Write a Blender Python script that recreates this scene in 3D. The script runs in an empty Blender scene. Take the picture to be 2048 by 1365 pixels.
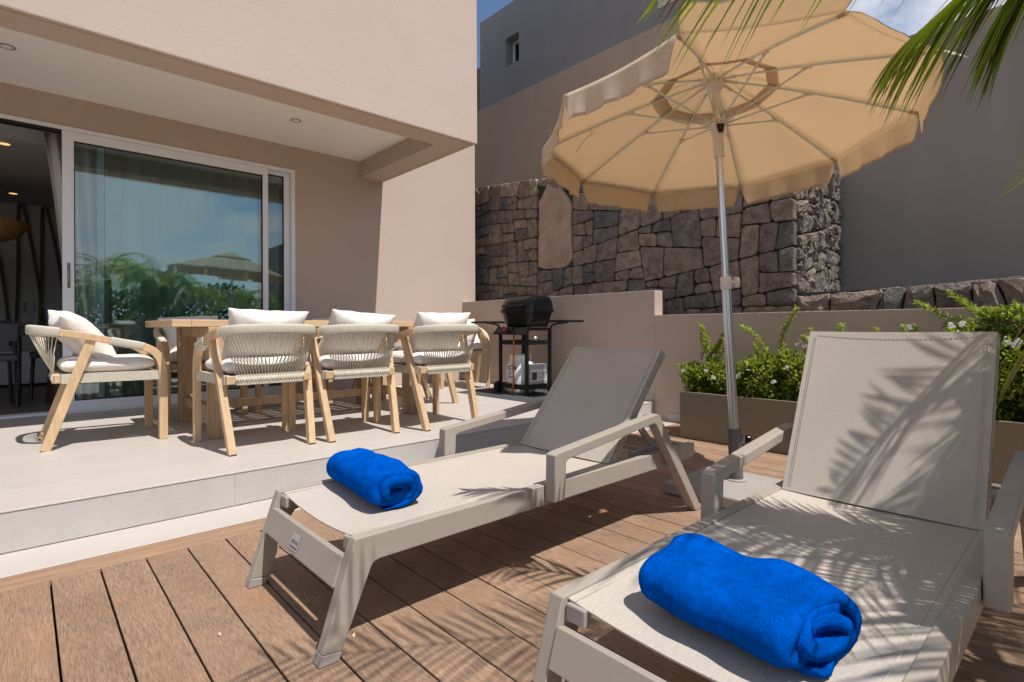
import bpy, math, random
from mathutils import Vector, Matrix, noise as mnoise
R = math.radians
rng = random.Random(7)
S = bpy.context.scene
COL = S.collection

# ------------------------------------------------------------------ camera, sky, sun, exposure
cam_d = bpy.data.cameras.new('camera')
cam = bpy.data.objects.new('camera', cam_d); COL.objects.link(cam)
cam_d.sensor_width = 36.0; cam_d.lens = 18.879; cam_d.shift_y = -0.0122
cam_d.clip_start = 0.05; cam_d.clip_end = 3000
yaw = -math.atan2(.6734, .7393)
cam.matrix_world = Matrix.Translation((0, 0, .89)) @ Matrix.Rotation(yaw, 4, 'Z') @ Matrix.Rotation(R(90), 4, 'X') @ Matrix.Rotation(-.0037, 4, 'Z')
S.camera = cam

SUNV = Vector((.066, -.504, 1)).normalized()
world = bpy.data.worlds.new('World'); S.world = world; world.use_nodes = True
wn = world.node_tree.nodes; wl = world.node_tree.links
wn.clear()
w_out = wn.new('ShaderNodeOutputWorld'); w_bg = wn.new('ShaderNodeBackground')
sky = wn.new('ShaderNodeTexSky'); sky.sky_type = 'NISHITA'; sky.sun_disc = False
sky.sun_elevation = math.asin(SUNV.z); sky.sun_rotation = math.atan2(SUNV.x, SUNV.y)
sky.air_density = 0.9; sky.dust_density = 0.15; sky.ozone_density = 3.0
tc = wn.new('ShaderNodeTexCoord'); sep = wn.new('ShaderNodeSeparateXYZ')
wl.new(tc.outputs['Generated'], sep.inputs[0])
zz = wn.new('ShaderNodeMath'); zz.operation = 'MAXIMUM'; zz.inputs[1].default_value = 0.0
wl.new(sep.outputs[2], zz.inputs[0])
za = wn.new('ShaderNodeMath'); za.operation = 'ADD'; za.inputs[1].default_value = .28
wl.new(zz.outputs[0], za.inputs[0])
comb = wn.new('ShaderNodeCombineXYZ')
for i in (0, 1):
    d = wn.new('ShaderNodeMath'); d.operation = 'DIVIDE'
    wl.new(sep.outputs[i], d.inputs[0]); wl.new(za.outputs[0], d.inputs[1]); wl.new(d.outputs[0], comb.inputs[i])
cn = wn.new('ShaderNodeTexNoise'); cn.inputs['Scale'].default_value = 1.35; cn.inputs['Detail'].default_value = 9; cn.inputs['Roughness'].default_value = .58; cn.inputs['Distortion'].default_value = .25
cmap = wn.new('ShaderNodeMapping'); cmap.inputs['Location'].default_value = (12.7, .3, 0)
wl.new(comb.outputs[0], cmap.inputs[0]); wl.new(cmap.outputs[0], cn.inputs['Vector'])
cr = wn.new('ShaderNodeValToRGB'); cr.color_ramp.elements[0].position = .45; cr.color_ramp.elements[1].position = .58
cb1 = wn.new('ShaderNodeMath'); cb1.operation = 'MULTIPLY_ADD'; cb1.inputs[1].default_value = -.17; cb1.inputs[2].default_value = .075
wl.new(zz.outputs[0], cb1.inputs[0])
cb2 = wn.new('ShaderNodeMath'); cb2.operation = 'ADD'; wl.new(cn.outputs[0], cb2.inputs[0]); wl.new(cb1.outputs[0], cb2.inputs[1])
wl.new(cb2.outputs[0], cr.inputs[0])
cm = wn.new('ShaderNodeMixRGB'); cm.inputs[2].default_value = (6.8, 6.95, 7.5, 1)
wl.new(cr.outputs[0], cm.inputs[0]); wl.new(sky.outputs[0], cm.inputs[1])
w_bg.inputs['Strength'].default_value = .105
wl.new(cm.outputs[0], w_bg.inputs[0]); wl.new(w_bg.outputs[0], w_out.inputs[0])

sun_d = bpy.data.lights.new('sun', 'SUN'); sun_d.energy = 4.3; sun_d.angle = R(.53); sun_d.color = (1, .97, .925)
sun = bpy.data.objects.new('sun', sun_d); COL.objects.link(sun)
sun.rotation_euler = (-SUNV).to_track_quat('-Z', 'Y').to_euler(); sun.location = (0, -5, 12)
S.view_settings.view_transform = 'Standard'; S.view_settings.look = 'None'
S.view_settings.exposure = 0.3; S.view_settings.gamma = 1.0; S.view_settings.use_curve_mapping = False
S.render.engine = 'CYCLES'
S.cycles.max_bounces = 8; S.cycles.transparent_max_bounces = 12
S.cycles.use_denoising = True

# ------------------------------------------------------------------ materials
def mat(name, col, rough=.6, metal=0., var=.12, vscale=6., vstretch=(1, 1, 1), bump=0., bscale=80., bstretch=(1, 1, 1),
        stain=0., sscale=1.5, stain_col=None, rand=0., translucent=0., tcol=None, coords='Object', spec=.5, sheen=0., fine=None, uvwave=None, cols=None, speck=None, bdist=.01):
    m = bpy.data.materials.new(name); m.use_nodes = True
    n = m.node_tree.nodes; l = m.node_tree.links; n.clear()
    out = n.new('ShaderNodeOutputMaterial'); p = n.new('ShaderNodeBsdfPrincipled')
    p.inputs['Roughness'].default_value = rough; p.inputs['Metallic'].default_value = metal
    p.inputs['Specular IOR Level'].default_value = spec
    if sheen: p.inputs['Sheen Weight'].default_value = sheen
    t = n.new('ShaderNodeTexCoord'); oi = n.new('ShaderNodeObjectInfo')
    off = n.new('ShaderNodeVectorMath'); off.operation = 'MULTIPLY_ADD'
    l.new(oi.outputs['Random'], off.inputs[0]); off.inputs[1].default_value = (17, 31, 23)
    l.new(t.outputs[coords], off.inputs[2])
    def noise(scale, stretch, detail=5, rough=.6):
        mp = n.new('ShaderNodeMapping'); mp.inputs['Scale'].default_value = stretch
        l.new(off.outputs[0], mp.inputs[0])
        x = n.new('ShaderNodeTexNoise'); x.inputs['Scale'].default_value = scale; x.inputs['Detail'].default_value = detail; x.inputs['Roughness'].default_value = rough
        l.new(mp.outputs[0], x.inputs['Vector']); return x.outputs[0]
    def rgb(c): return (c[0], c[1], c[2], 1)
    if cols:
        base = n.new('ShaderNodeValToRGB'); el = base.color_ramp.elements
        while len(el) < len(cols): el.new(.5)
        for i, c in enumerate(cols):
            el[i].position = i / (len(cols) - 1); el[i].color = rgb(c)
        l.new(oi.outputs['Random'], base.inputs[0]); cur = base.outputs[0]
    else:
        base = n.new('ShaderNodeRGB'); base.outputs[0].default_value = rgb(col); cur = base.outputs[0]
    def scalemul(cur, fac, lo, hi):
        mr = n.new('ShaderNodeMapRange'); mr.inputs[1].default_value = .25; mr.inputs[2].default_value = .75; mr.inputs[3].default_value = lo; mr.inputs[4].default_value = hi
        l.new(fac, mr.inputs[0])
        mx = n.new('ShaderNodeVectorMath'); mx.operation = 'SCALE'
        l.new(cur, mx.inputs[0]); l.new(mr.outputs[0], mx.inputs['Scale']); return mx.outputs[0]
    if var: cur = scalemul(cur, noise(vscale, vstretch), 1 - var, 1 + var)
    if fine: cur = scalemul(cur, noise(fine[0], fine[1], 3, .5), 1 - fine[2], 1 + fine[2])
    if rand:
        mr = n.new('ShaderNodeMapRange'); mr.inputs[3].default_value = 1 - rand; mr.inputs[4].default_value = 1 + rand
        l.new(oi.outputs['Random'], mr.inputs[0])
        mx = n.new('ShaderNodeVectorMath'); mx.operation = 'SCALE'
        l.new(cur, mx.inputs[0]); l.new(mr.outputs[0], mx.inputs['Scale']); cur = mx.outputs[0]
    if stain:
        r = n.new('ShaderNodeValToRGB'); r.color_ramp.elements[0].position = .5; r.color_ramp.elements[1].position = .72
        l.new(noise(sscale, (1, 1, 1), 6, .65), r.inputs[0])
        mf = n.new('ShaderNodeMath'); mf.operation = 'MULTIPLY'; mf.inputs[1].default_value = stain; l.new(r.outputs[0], mf.inputs[0])
        mx = n.new('ShaderNodeMixRGB'); mx.inputs[2].default_value = rgb(stain_col or (col[0]*.6, col[1]*.6, col[2]*.6))
        l.new(mf.outputs[0], mx.inputs[0]); l.new(cur, mx.inputs[1]); cur = mx.outputs[0]
    if speck:
        r = n.new('ShaderNodeValToRGB'); r.color_ramp.elements[0].position = .66; r.color_ramp.elements[1].position = .72
        l.new(noise(speck[0], (1, 1, 1), 3, .7), r.inputs[0])
        mf = n.new('ShaderNodeMath'); mf.operation = 'MULTIPLY'; mf.inputs[1].default_value = speck[2]; l.new(r.outputs[0], mf.inputs[0])
        mx = n.new('ShaderNodeMixRGB'); mx.inputs[2].default_value = rgb(speck[1])
        l.new(mf.outputs[0], mx.inputs[0]); l.new(cur, mx.inputs[1]); cur = mx.outputs[0]
    l.new(cur, p.inputs['Base Color'])
    h = None
    if uvwave:
        uv = n.new('ShaderNodeUVMap'); wv = n.new('ShaderNodeTexWave'); wv.wave_type = 'BANDS'; wv.bands_direction = 'X'
        wv.inputs['Scale'].default_value = uvwave[0]; wv.inputs['Distortion'].default_value = .6; wv.inputs['Detail'].default_value = 1
        l.new(uv.outputs[0], wv.inputs['Vector']); h = wv.outputs['Fac']
        cur2 = scalemul(cur, h, .80, 1.06); l.new(cur2, p.inputs['Base Color'])
        b = n.new('ShaderNodeBump'); b.inputs['Strength'].default_value = uvwave[1]; b.inputs['Distance'].default_value = .003
        l.new(h, b.inputs['Height']); l.new(b.outputs[0], p.inputs['Normal'])
    elif bump:
        b = n.new('ShaderNodeBump'); b.inputs['Strength'].default_value = bump; b.inputs['Distance'].default_value = bdist
        l.new(noise(bscale, bstretch, 6, .65), b.inputs['Height']); l.new(b.outputs[0], p.inputs['Normal'])
    surf = p.outputs[0]
    if translucent:
        tr = n.new('ShaderNodeBsdfTranslucent'); tr.inputs[0].default_value = rgb(tcol or col)
        ms = n.new('ShaderNodeMixShader'); ms.inputs[0].default_value = translucent
        l.new(surf, ms.inputs[1]); l.new(tr.outputs[0], ms.inputs[2]); surf = ms.outputs[0]
    l.new(surf, out.inputs[0]); return m

def emit(name, col, st):
    m = bpy.data.materials.new(name); m.use_nodes = True; n = m.node_tree.nodes; l = m.node_tree.links; n.clear()
    o = n.new('ShaderNodeOutputMaterial'); e = n.new('ShaderNodeEmission'); e.inputs[0].default_value = (*col, 1); e.inputs[1].default_value = st
    l.new(e.outputs[0], o.inputs[0]); return m

def glass(name, tint, ior=1.5, rough=0.):
    m = bpy.data.materials.new(name); m.use_nodes = True; n = m.node_tree.nodes; l = m.node_tree.links; n.clear()
    o = n.new('ShaderNodeOutputMaterial'); fr = n.new('ShaderNodeFresnel'); fr.inputs[0].default_value = ior
    t = n.new('ShaderNodeBsdfTransparent'); t.inputs[0].default_value = (*tint, 1)
    g = n.new('ShaderNodeBsdfGlossy'); g.inputs['Roughness'].default_value = rough; g.inputs[0].default_value = (.95, .98, 1, 1)
    ms = n.new('ShaderNodeMixShader'); l.new(fr.outputs[0], ms.inputs[0]); l.new(t.outputs[0], ms.inputs[1]); l.new(g.outputs[0], ms.inputs[2])
    l.new(ms.outputs[0], o.inputs[0]); return m

M = {}
M['plaster'] = mat('plaster', (.52, .412, .343), .9, var=.05, vscale=1.2, bump=.25, bscale=22, stain=.10, sscale=.8, stain_col=(.45, .37, .31), spec=.2)
M['plaster2'] = mat('plaster_wall', (.50, .395, .325), .9, var=.06, vscale=1.5, bump=.2, bscale=30, stain=.15, sscale=1.1, stain_col=(.33, .27, .225), spec=.2)
M['soffit'] = mat('soffit_paint', (.87, .845, .81), .9, var=.03, vscale=1, spec=.2)
M['tile'] = mat('porcelain_tile', (.475, .427, .382), .55, var=.05, vscale=2.2, stain=.22, sscale=1.3, stain_col=(.43, .41, .385), rand=.025, bump=.06, bscale=60, fine=(70, (1, 1, 1), .035))
M['riser'] = mat('riser_tile', (.47, .44, .41), .6, var=.08, vscale=3, stain=.35, sscale=3.2, stain_col=(.40, .39, .375), rand=.03, bump=.08, bscale=50, fine=(60, (1, 1, 1), .05))
M['grout'] = mat('grout', (.62, .57, .51), .9, var=.05)
M['deck'] = mat('composite_plank', (.300, .190, .122), .65, var=.20, vscale=7, vstretch=(1, .7, 1), stain=.5, sscale=2.6, stain_col=(.335, .165, .088), rand=.13,
                fine=(150, (2.2, .16, 1), .42), bump=.6, bscale=150, bstretch=(2.2, .14, 1), bdist=.006, speck=(110, (.40, .30, .215), .55))
M['deck_x'] = mat('composite_border', (.30, .185, .115), .62, var=.14, vscale=3.0, stain=.4, sscale=3.4, stain_col=(.30, .14, .08),
                fine=(42, (.10, 1.6, 1), .25), bump=.3, bscale=60, bstretch=(.06, 1.6, 1))
M['dark'] = mat('dark_gap', (.02, .017, .014), .9, var=.1)
M['teak'] = mat('teak_wood', (.60, .405, .23), .55, var=.16, vscale=5, vstretch=(1, 1, .35), fine=(55, (1, 1, .12), .14), rand=.07, bump=.12, bscale=60, bstretch=(1, 1, .1))
M['teak_top'] = mat('teak_slat', (.58, .39, .22), .55, var=.14, vscale=4, vstretch=(.25, 1, 1), fine=(60, (.08, 1, 1), .14), rand=.08, bump=.1, bscale=60, bstretch=(.1, 1, 1))
M['teak_leg'] = mat('weathered_teak', (.40, .27, .155), .6, var=.22, vscale=5, vstretch=(1, 1, .3), fine=(55, (1, 1, .1), .2), rand=.06, bump=.15, bscale=60, bstretch=(1, 1, .1))
M['rope'] = mat('wrapped_rope', (.66, .60, .49), .85, var=.08, vscale=30, uvwave=(45, .8), spec=.2)
M['strand'] = mat('rope_strand', (.64, .575, .46), .85, var=.12, vscale=40, spec=.2)
M['cushion'] = mat('cushion_fabric', (.74, .69, .63), .95, var=.04, vscale=8, bump=.5, bscale=14, sheen=.2, spec=.1)
M['alu'] = mat('taupe_aluminium', (.355, .31, .262), .48, var=.04, vscale=8, stain=.12, sscale=14, stain_col=(.43, .39, .34), bump=.03, bscale=300, spec=.4)
M['alu_foot'] = mat('plastic_foot', (.33, .30, .275), .55, var=.05, vscale=20)
M['sling'] = mat('sling_mesh', (.475, .42, .36), .75, var=.04, vscale=3, fine=(420, (.15, 1, 1), .12), translucent=.03, tcol=(.5, .43, .36), bump=.12, bscale=420, bstretch=(.3, 1, 1), spec=.25)
M['stitch'] = mat('stitching', (.54, .48, .41), .9, var=.05)
M['towel'] = mat('blue_terry', (.0, .098, .54), 1.0, var=.22, vscale=60, bump=.9, bscale=260, spec=.0, fine=(16, (1, 1, 1), .24))
M['fabric'] = mat('umbrella_cloth', (.74, .655, .53), .9, var=.03, vscale=3, translucent=.48, tcol=(.88, .71, .51), bump=.12, bscale=6, spec=.1, stain=.12, sscale=2.2, stain_col=(.62, .51, .38))
M['trim'] = mat('umbrella_piping', (.50, .36, .24), .9, var=.03)
M['steel'] = mat('galvanised_steel', (.66, .70, .68), .38, metal=.0, var=.06, vscale=8)
M['silver'] = mat('brushed_aluminium', (.68, .70, .73), .28, metal=.95, var=.03, vscale=10, vstretch=(6, 6, .1))
M['greysteel'] = mat('grey_painted_steel', (.15, .145, .145), .4, metal=.3, var=.05)
M['whiteplastic'] = mat('cream_plastic', (.72, .67, .62), .4, var=.02)
M['black'] = mat('black_enamel', (.006, .006, .007), .22, var=.1, spec=.35)
M['blackmetal'] = mat('black_painted_steel', (.008, .0075, .0075), .5, var=.1, spec=.3)
M['rubber'] = mat('black_rubber', (.02, .02, .02), .7, var=.1)
M['basestone'] = mat('umbrella_base_plate', (.34, .315, .29), .6, var=.05, vscale=6, bump=.05, bscale=90)
M['planter'] = mat('planter_paint', (.195, .165, .115), .75, var=.06, vscale=2.5, stain=.2, sscale=3, stain_col=(.16, .14, .105), bump=.06, bscale=60)
M['soil'] = mat('potting_soil', (.035, .026, .02), .95, var=.4, vscale=40, bump=.8, bscale=40)
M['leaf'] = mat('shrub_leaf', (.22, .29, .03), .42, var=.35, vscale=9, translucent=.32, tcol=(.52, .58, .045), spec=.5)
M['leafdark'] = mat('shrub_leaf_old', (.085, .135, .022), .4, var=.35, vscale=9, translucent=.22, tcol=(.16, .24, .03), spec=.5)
M['stem'] = mat('shrub_stem', (.14, .10, .05), .8, var=.2)
M['flower'] = mat('white_petal', (.82, .80, .78), .8, var=.03, translucent=.2, tcol=(.8, .8, .75))
M['palm'] = mat('palm_leaflet', (.115, .195, .022), .4, var=.35, vscale=6, translucent=.45, tcol=(.44, .56, .04), spec=.5, stain=.3, sscale=6, stain_col=(.20, .17, .03))
M['palmdry'] = mat('dry_palm_leaflet', (.30, .20, .10), .7, var=.3, vscale=8, translucent=.2, tcol=(.4, .28, .1))
M['palmrachis'] = mat('palm_rachis', (.19, .19, .05), .5, var=.2)
M['bark'] = mat('palm_bark', (.16, .12, .085), .9, var=.35, vscale=14, vstretch=(1, 1, 3), bump=.8, bscale=25, bstretch=(1, 1, 3))
STC = [(.24, .19, .155), (.33, .25, .19), (.165, .152, .147), (.37, .29, .225), (.225, .18, .15), (.135, .127, .126), (.31, .24, .19), (.27, .215, .176), (.19, .16, .143)]
M['stone'] = mat('basalt_stone', (.1, .09, .08), .9, cols=STC, var=.5, vscale=11, stain=.35, sscale=9, stain_col=(.17, .13, .10), bump=1.0, bscale=34, speck=(55, (.36, .34, .31), .55), spec=.15, bdist=.03, fine=(75, (1, 1, 1), .28))
M['stone_lit'] = mat('rough_lit_basalt_stone', (.1, .09, .08), .95, cols=[(.20, .165, .14), (.27, .21, .165), (.17, .155, .145), (.30, .24, .18), (.145, .13, .122), (.24, .18, .15)], var=.45, vscale=12, bump=1.0, bscale=24, stain=.35, sscale=13, stain_col=(.14, .12, .10), speck=(50, (.5, .45, .38), .5), spec=.15, bdist=.05, fine=(70, (1, 1, 1), .3))  # lit copy of the basalt, toned for the sunlit end face and caps
M['stone_pink'] = mat('pink_tuff_stone', (.46, .34, .265), .95, var=.22, vscale=5, bump=1.0, bscale=22, bdist=.025, fine=(60, (1, 1, 1), .14), stain=.5, sscale=6, stain_col=(.33, .255, .205), spec=.2)
M['mortar'] = mat('dark_joint', (.06, .05, .043), .95, var=.3, vscale=20, bump=1, bscale=30)  # plain dark mortar colour behind the stones
M['greywall'] = mat('grey_render', (.27, .265, .26), .9, var=.07, vscale=.7, fine=(5, (1, 1, .12), .035), stain=.25, sscale=.6, stain_col=(.225, .22, .215), bump=.1, bscale=30, spec=.2)
M['brownwall'] = mat('taupe_render', (.46, .36, .275), .9, var=.07, vscale=.7, fine=(5, (1, 1, .12), .035), bump=.1, bscale=30, spec=.2)
M['pale_lit'] = mat('pale_sunlit_render', (.62, .57, .52), .9, var=.04)  # sunlight on the end wall put into the colour; shared by the shutter
M['greywall2'] = mat('bounce_tinted_grey_render', (.31, .268, .235), .9, var=.09, vscale=.6, fine=(5, (1, 1, .12), .04), bump=.1, bscale=30, spec=.2, stain=.2, sscale=.9, stain_col=(.245, .215, .19))  # same grey render, warm bounce light tinted into the colour
M['frame'] = mat('white_aluminium', (.80, .82, .85), .38, var=.02, vscale=6, spec=.5)
M['gasket'] = mat('black_gasket', (.01, .01, .01), .6)
M['glassd'] = glass('door_glass', (.76, .90, .90), 2.0)
M['glassw'] = glass('window_glass', (.3, .33, .36), 1.6)
M['wineglass'] = glass('wine_glass', (.97, .98, .98), 1.12)
M['curtain'] = mat('sheer_curtain', (.86, .87, .82), .9, var=.05, vscale=2, translucent=.35, tcol=(.6, .6, .56))
M['roomwall'] = mat('room_wall', (.42, .41, .40), .9, var=.03)
M['roomfloor'] = mat('room_floor_tile', (.20, .165, .145), .4, var=.06, vscale=3)
M['darkwood'] = mat('dark_wood', (.025, .017, .012), .4, var=.2, vscale=8)
M['redwood'] = mat('mahogany', (.06, .022, .014), .4, var=.3, vscale=6, vstretch=(4, 4, .5))
M['roperoom'] = mat('jute_rope', (.10, .072, .045), .9, var=.2, vscale=40)
M['weave'] = mat('woven_rattan', (.42, .25, .09), .7, var=.3, vscale=40, translucent=.3, tcol=(.6, .35, .1))
M['lamp'] = emit('warm_lamp', (1, .5, .15), 1.2)
M['greyfabric'] = mat('grey_seat_fabric', (.10, .10, .105), .9, var=.1)
M['mat'] = mat('dark_outdoor_mat', (.055, .056, .06), .95, var=.12, vscale=30, bump=.3, bscale=150)
M['white'] = mat('white_bottle_plastic', (.78, .78, .77), .35, var=.02)
M['blue'] = mat('blue_print', (.01, .06, .25), .4)
M['orange'] = mat('orange_hose', (.52, .13, .02), .5)
M['yellow'] = mat('yellow_print', (.7, .5, .05), .5)
M['foil'] = mat('grey_carton', (.42, .42, .42), .4, metal=.3, var=.12, vscale=14)
M['print'] = mat('white_carton_print', (.72, .71, .70), .5, var=.25, vscale=28)
M['ink'] = mat('dark_ink', (.03, .03, .035), .6)
M['label'] = mat('sticker', (.43, .40, .39), .35, var=.02)
M['red'] = mat('red_button', (.5, .02, .01), .3)
M['tin'] = mat('tin_cup', (.6, .6, .6), .3, metal=.9)
M['earth'] = mat('bare_earth', (.13, .10, .075), .95, var=.3, vscale=.6, bump=.5, bscale=5)
M['hill'] = mat('rocky_slope', (.13, .095, .075), .95, var=.5, vscale=3, bump=1, bscale=6, speck=(8, (.08, .10, .03), .7))
M['hedge'] = mat('hedge_leaf', (.040, .070, .018), .95, spec=.05, var=.4, vscale=5, translucent=.2, tcol=(.1, .16, .02))
M['wire'] = mat('dark_wire', (.03, .03, .035), .5)
M['debris'] = mat('dry_leaf_bit', (.55, .42, .26), .8, var=.3)

# ------------------------------------------------------------------ mesh helpers
class MB:
    def __init__(s): s.v = []; s.f = []; s.uv = {}; s.mi = []
    def add(s, vs, fs, uvs=None, mi=0):
        b = len(s.v); s.v += [Vector(v) for v in vs]
        for k, f in enumerate(fs):
            if uvs: s.uv[len(s.f)] = uvs[k]
            s.f.append(tuple(i + b for i in f)); s.mi.append(mi)
        return s
    def box(s, a, b, mi=0):
        x0, x1 = sorted((a[0], b[0])); y0, y1 = sorted((a[1], b[1])); z0, z1 = sorted((a[2], b[2]))
        vs = [(x0, y0, z0), (x1, y0, z0), (x1, y1, z0), (x0, y1, z0), (x0, y0, z1), (x1, y0, z1), (x1, y1, z1), (x0, y1, z1)]
        return s.add(vs, [(3, 2, 1, 0), (4, 5, 6, 7), (0, 1, 5, 4), (1, 2, 6, 5), (2, 3, 7, 6), (3, 0, 4, 7)], mi=mi)
    def prism(s, poly, axis, a, b, mi=0):
        # poly: 2D points; axis 'x','y','z' = extrusion axis; for 'y' poly is (x,z); for 'x' (y,z); for 'z' (x,y)
        def mk(p, t):
            return {'x': (t, p[0], p[1]), 'y': (p[0], t, p[1]), 'z': (p[0], p[1], t)}[axis]
        n = len(poly); vs = [mk(p, a) for p in poly] + [mk(p, b) for p in poly]
        fs = [tuple(range(n)), tuple(range(2 * n - 1, n - 1, -1))] + [(i, i + n, (i + 1) % n + n, (i + 1) % n) for i in range(n)]
        return s.add(vs, fs, mi=mi)
    def sweep(s, path, prof, up=(0, 0, 1), closed_prof=True, cap=True, scale=None, mi=0, loop=False):
        path = [Vector(p) for p in path]; n = len(path); k = len(prof); up = Vector(up)
        vs = []; L = 0; Ls = []
        for i, p in enumerate(path):
            if i: L += (p - path[i - 1]).length
            Ls.append(L)
            if loop: t = (path[(i + 1) % n] - path[i - 1])
            else: t = (path[min(i + 1, n - 1)] - path[max(i - 1, 0)])
            t.normalize()
            sd = t.cross(up)
            if sd.length < 1e-4: sd = t.cross(Vector((1, 0, 0)))
            sd.normalize(); u = sd.cross(t)
            sc = scale[i] if scale else 1
            for a, b in prof: vs.append(p + sd * a * sc + u * b * sc)
        fs = []; uvs = []
        for i in range(n if loop else n - 1):
            j = (i + 1) % n
            for q in range(k if closed_prof else k - 1):
                q2 = (q + 1) % k
                fs.append((i * k + q, i * k + q2, j * k + q2, j * k + q))
                uvs.append(((Ls[i], q / k), (Ls[i], (q + 1) / k), (Ls[j], (q + 1) / k), (Ls[j], q / k)))
        if cap and not loop and closed_prof:
            fs.append(tuple(range(k - 1, -1, -1))); uvs.append(tuple((0, 0) for _ in range(k)))
            fs.append(tuple(range((n - 1) * k, n * k))); uvs.append(tuple((Ls[-1], 0) for _ in range(k)))
        return s.add(vs, fs, uvs, mi=mi)
    def tube(s, path, r, seg=8, scale=None, mi=0, loop=False, up=(0, 0, 1)):
        return s.sweep(path, [(r * math.cos(-2 * math.pi * i / seg), r * math.sin(-2 * math.pi * i / seg)) for i in range(seg)], up, scale=scale, mi=mi, loop=loop)
    def beam(s, a, b, w, h, up=(0, 0, 1), mi=0):
        return s.sweep([a, b], rect(w, h), up, mi=mi)
    def lathe(s, prof, c=(0, 0, 0), axis=(0, 0, 1), seg=24, mi=0):
        ax = Vector(axis).normalized(); a = ax.orthogonal().normalized(); b = ax.cross(a); c = Vector(c)
        vs = []
        for r, h in prof:
            for i in range(seg):
                t = 2 * math.pi * i / seg; vs.append(c + ax * h + (a * math.cos(t) + b * math.sin(t)) * r)
        fs = []
        for j in range(len(prof) - 1):
            for i in range(seg):
                i2 = (i + 1) % seg; fs.append((j * seg + i, j * seg + i2, (j + 1) * seg + i2, (j + 1) * seg + i))
        if prof[0][0] > 1e-6: fs.append(tuple(range(seg - 1, -1, -1)))
        if prof[-1][0] > 1e-6: fs.append(tuple(range((len(prof) - 1) * seg, len(prof) * seg)))
        return s.add(vs, fs, mi=mi)
    def build(s, name, m, parent=None, bevel=0., smooth=False, kind=None, auto=None, off=None):
        me = bpy.data.meshes.new(name)
        o = Vector((0, 0, 0))
        if off is not None: o = Vector(off)
        elif parent is not None:
            r = parent
            o = Vector(r.get('_base', (0, 0, 0)))
        me.from_pydata([tuple(v - o) for v in s.v], [], s.f)
        if s.uv:
            ul = me.uv_layers.new(name='UVMap')
            for fi, uvs in s.uv.items():
                poly = me.polygons[fi]
                for li, uv in zip(poly.loop_indices, uvs): ul.data[li].uv = uv
        ms = m if isinstance(m, (list, tuple)) else [m]
        for x in ms: me.materials.append(x)
        if len(ms) > 1: me.polygons.foreach_set('material_index', s.mi)
        if smooth: me.polygons.foreach_set('use_smooth', [True] * len(me.polygons))
        me.update()
        ob = bpy.data.objects.new(name, me); COL.objects.link(ob)
        if parent is not None:
            ob.parent = parent
            if '_base' in parent: ob['_base'] = parent['_base']
        elif off is not None:
            ob.location = o; ob['_base'] = tuple(o)
        if bevel:
            bm = ob.modifiers.new('bevel', 'BEVEL'); bm.width = bevel; bm.segments = 2; bm.limit_method = 'ANGLE'; bm.angle_limit = R(40)
        if smooth and auto:
            ob.modifiers.new('edges', 'EDGE_SPLIT').split_angle = R(auto)
        if kind: ob['kind'] = kind
        return ob

def rect(w, h): return [(w / 2, -h / 2), (-w / 2, -h / 2), (-w / 2, h / 2), (w / 2, h / 2)]
def rrect(w, h, r, n=3):
    o = []
    for cx, cy, a0 in ((w/2-r, -h/2+r, -90), (w/2-r, h/2-r, 0), (-w/2+r, h/2-r, 90), (-w/2+r, -h/2+r, 180)):
        for i in range(n + 1):
            a = R(a0 + 90 * i / n); o.append((cx + r * math.cos(a), cy + r * math.sin(a)))
    return o[::-1]
def smoothpath(pts, n=6):
    P = [Vector(p) for p in pts]; P = [P[0] * 2 - P[1]] + P + [P[-1] * 2 - P[-2]]; out = []
    for i in range(1, len(P) - 2):
        for k in range(n):
            t = k / n; a, b, c, d = P[i-1], P[i], P[i+1], P[i+2]
            out.append(.5 * ((2*b) + (c-a)*t + (2*a-5*b+4*c-d)*t*t + (3*b-a-3*c+d)*t**3))
    out.append(P[-2]); return out

def tag(o, label=None, cat=None, group=None, kind=None):
    if label: o['label'] = label
    if cat: o['category'] = cat
    if group: o['group'] = group
    if kind: o['kind'] = kind
    return o
def thing(name, loc, label, cat, group=None, rz=0):
    o = bpy.data.objects.new(name, None); COL.objects.link(o); o.location = loc; o.rotation_euler = (0, 0, rz)
    o.empty_display_size = .2; o['_base'] = tuple(loc)
    return tag(o, label, cat, group)
def local(o): o['_base'] = (0, 0, 0); return o
def copy_tree(o, parent=None):
    c = o.copy(); COL.objects.link(c)
    if parent: c.parent = parent
    for ch in list(o.children): copy_tree(ch, c)
    return c

# ------------------------------------------------------------------ ground, deck, terrace
g = MB().add([(-600, -600, -.14), (600, -600, -.14), (600, 600, -.14), (-600, 600, -.14)], [(0, 1, 2, 3)]).build('ground', M['earth'], kind='structure')

deck = MB().box((-1.6, -3.2, -.13), (4.56, 2.672, -.045)).build('deck', M['dark'], kind='structure')
pm = None; k = -12
x = .07 + .1413 * k
while x < 4.42:
    w = .1413 - .0055
    if pm is None:
        mbp = MB().box((-w/2, -2.85, -.024), (w/2, 2.85, 0)); o = mbp.build('plank', M['deck'], deck, bevel=.0025)
    else:
        o = pm.copy(); COL.objects.link(o); o.parent = deck
    if pm is None: pm = o
    o.location = (x + .1413/2, -.3275, rng.uniform(-.0008, .0008)); x += .1413
o = MB().box((-1.6, 2.527, -.024), (4.56, 2.670, -.001)).build('border_plank', M['deck_x'], deck, bevel=.0025)

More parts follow.
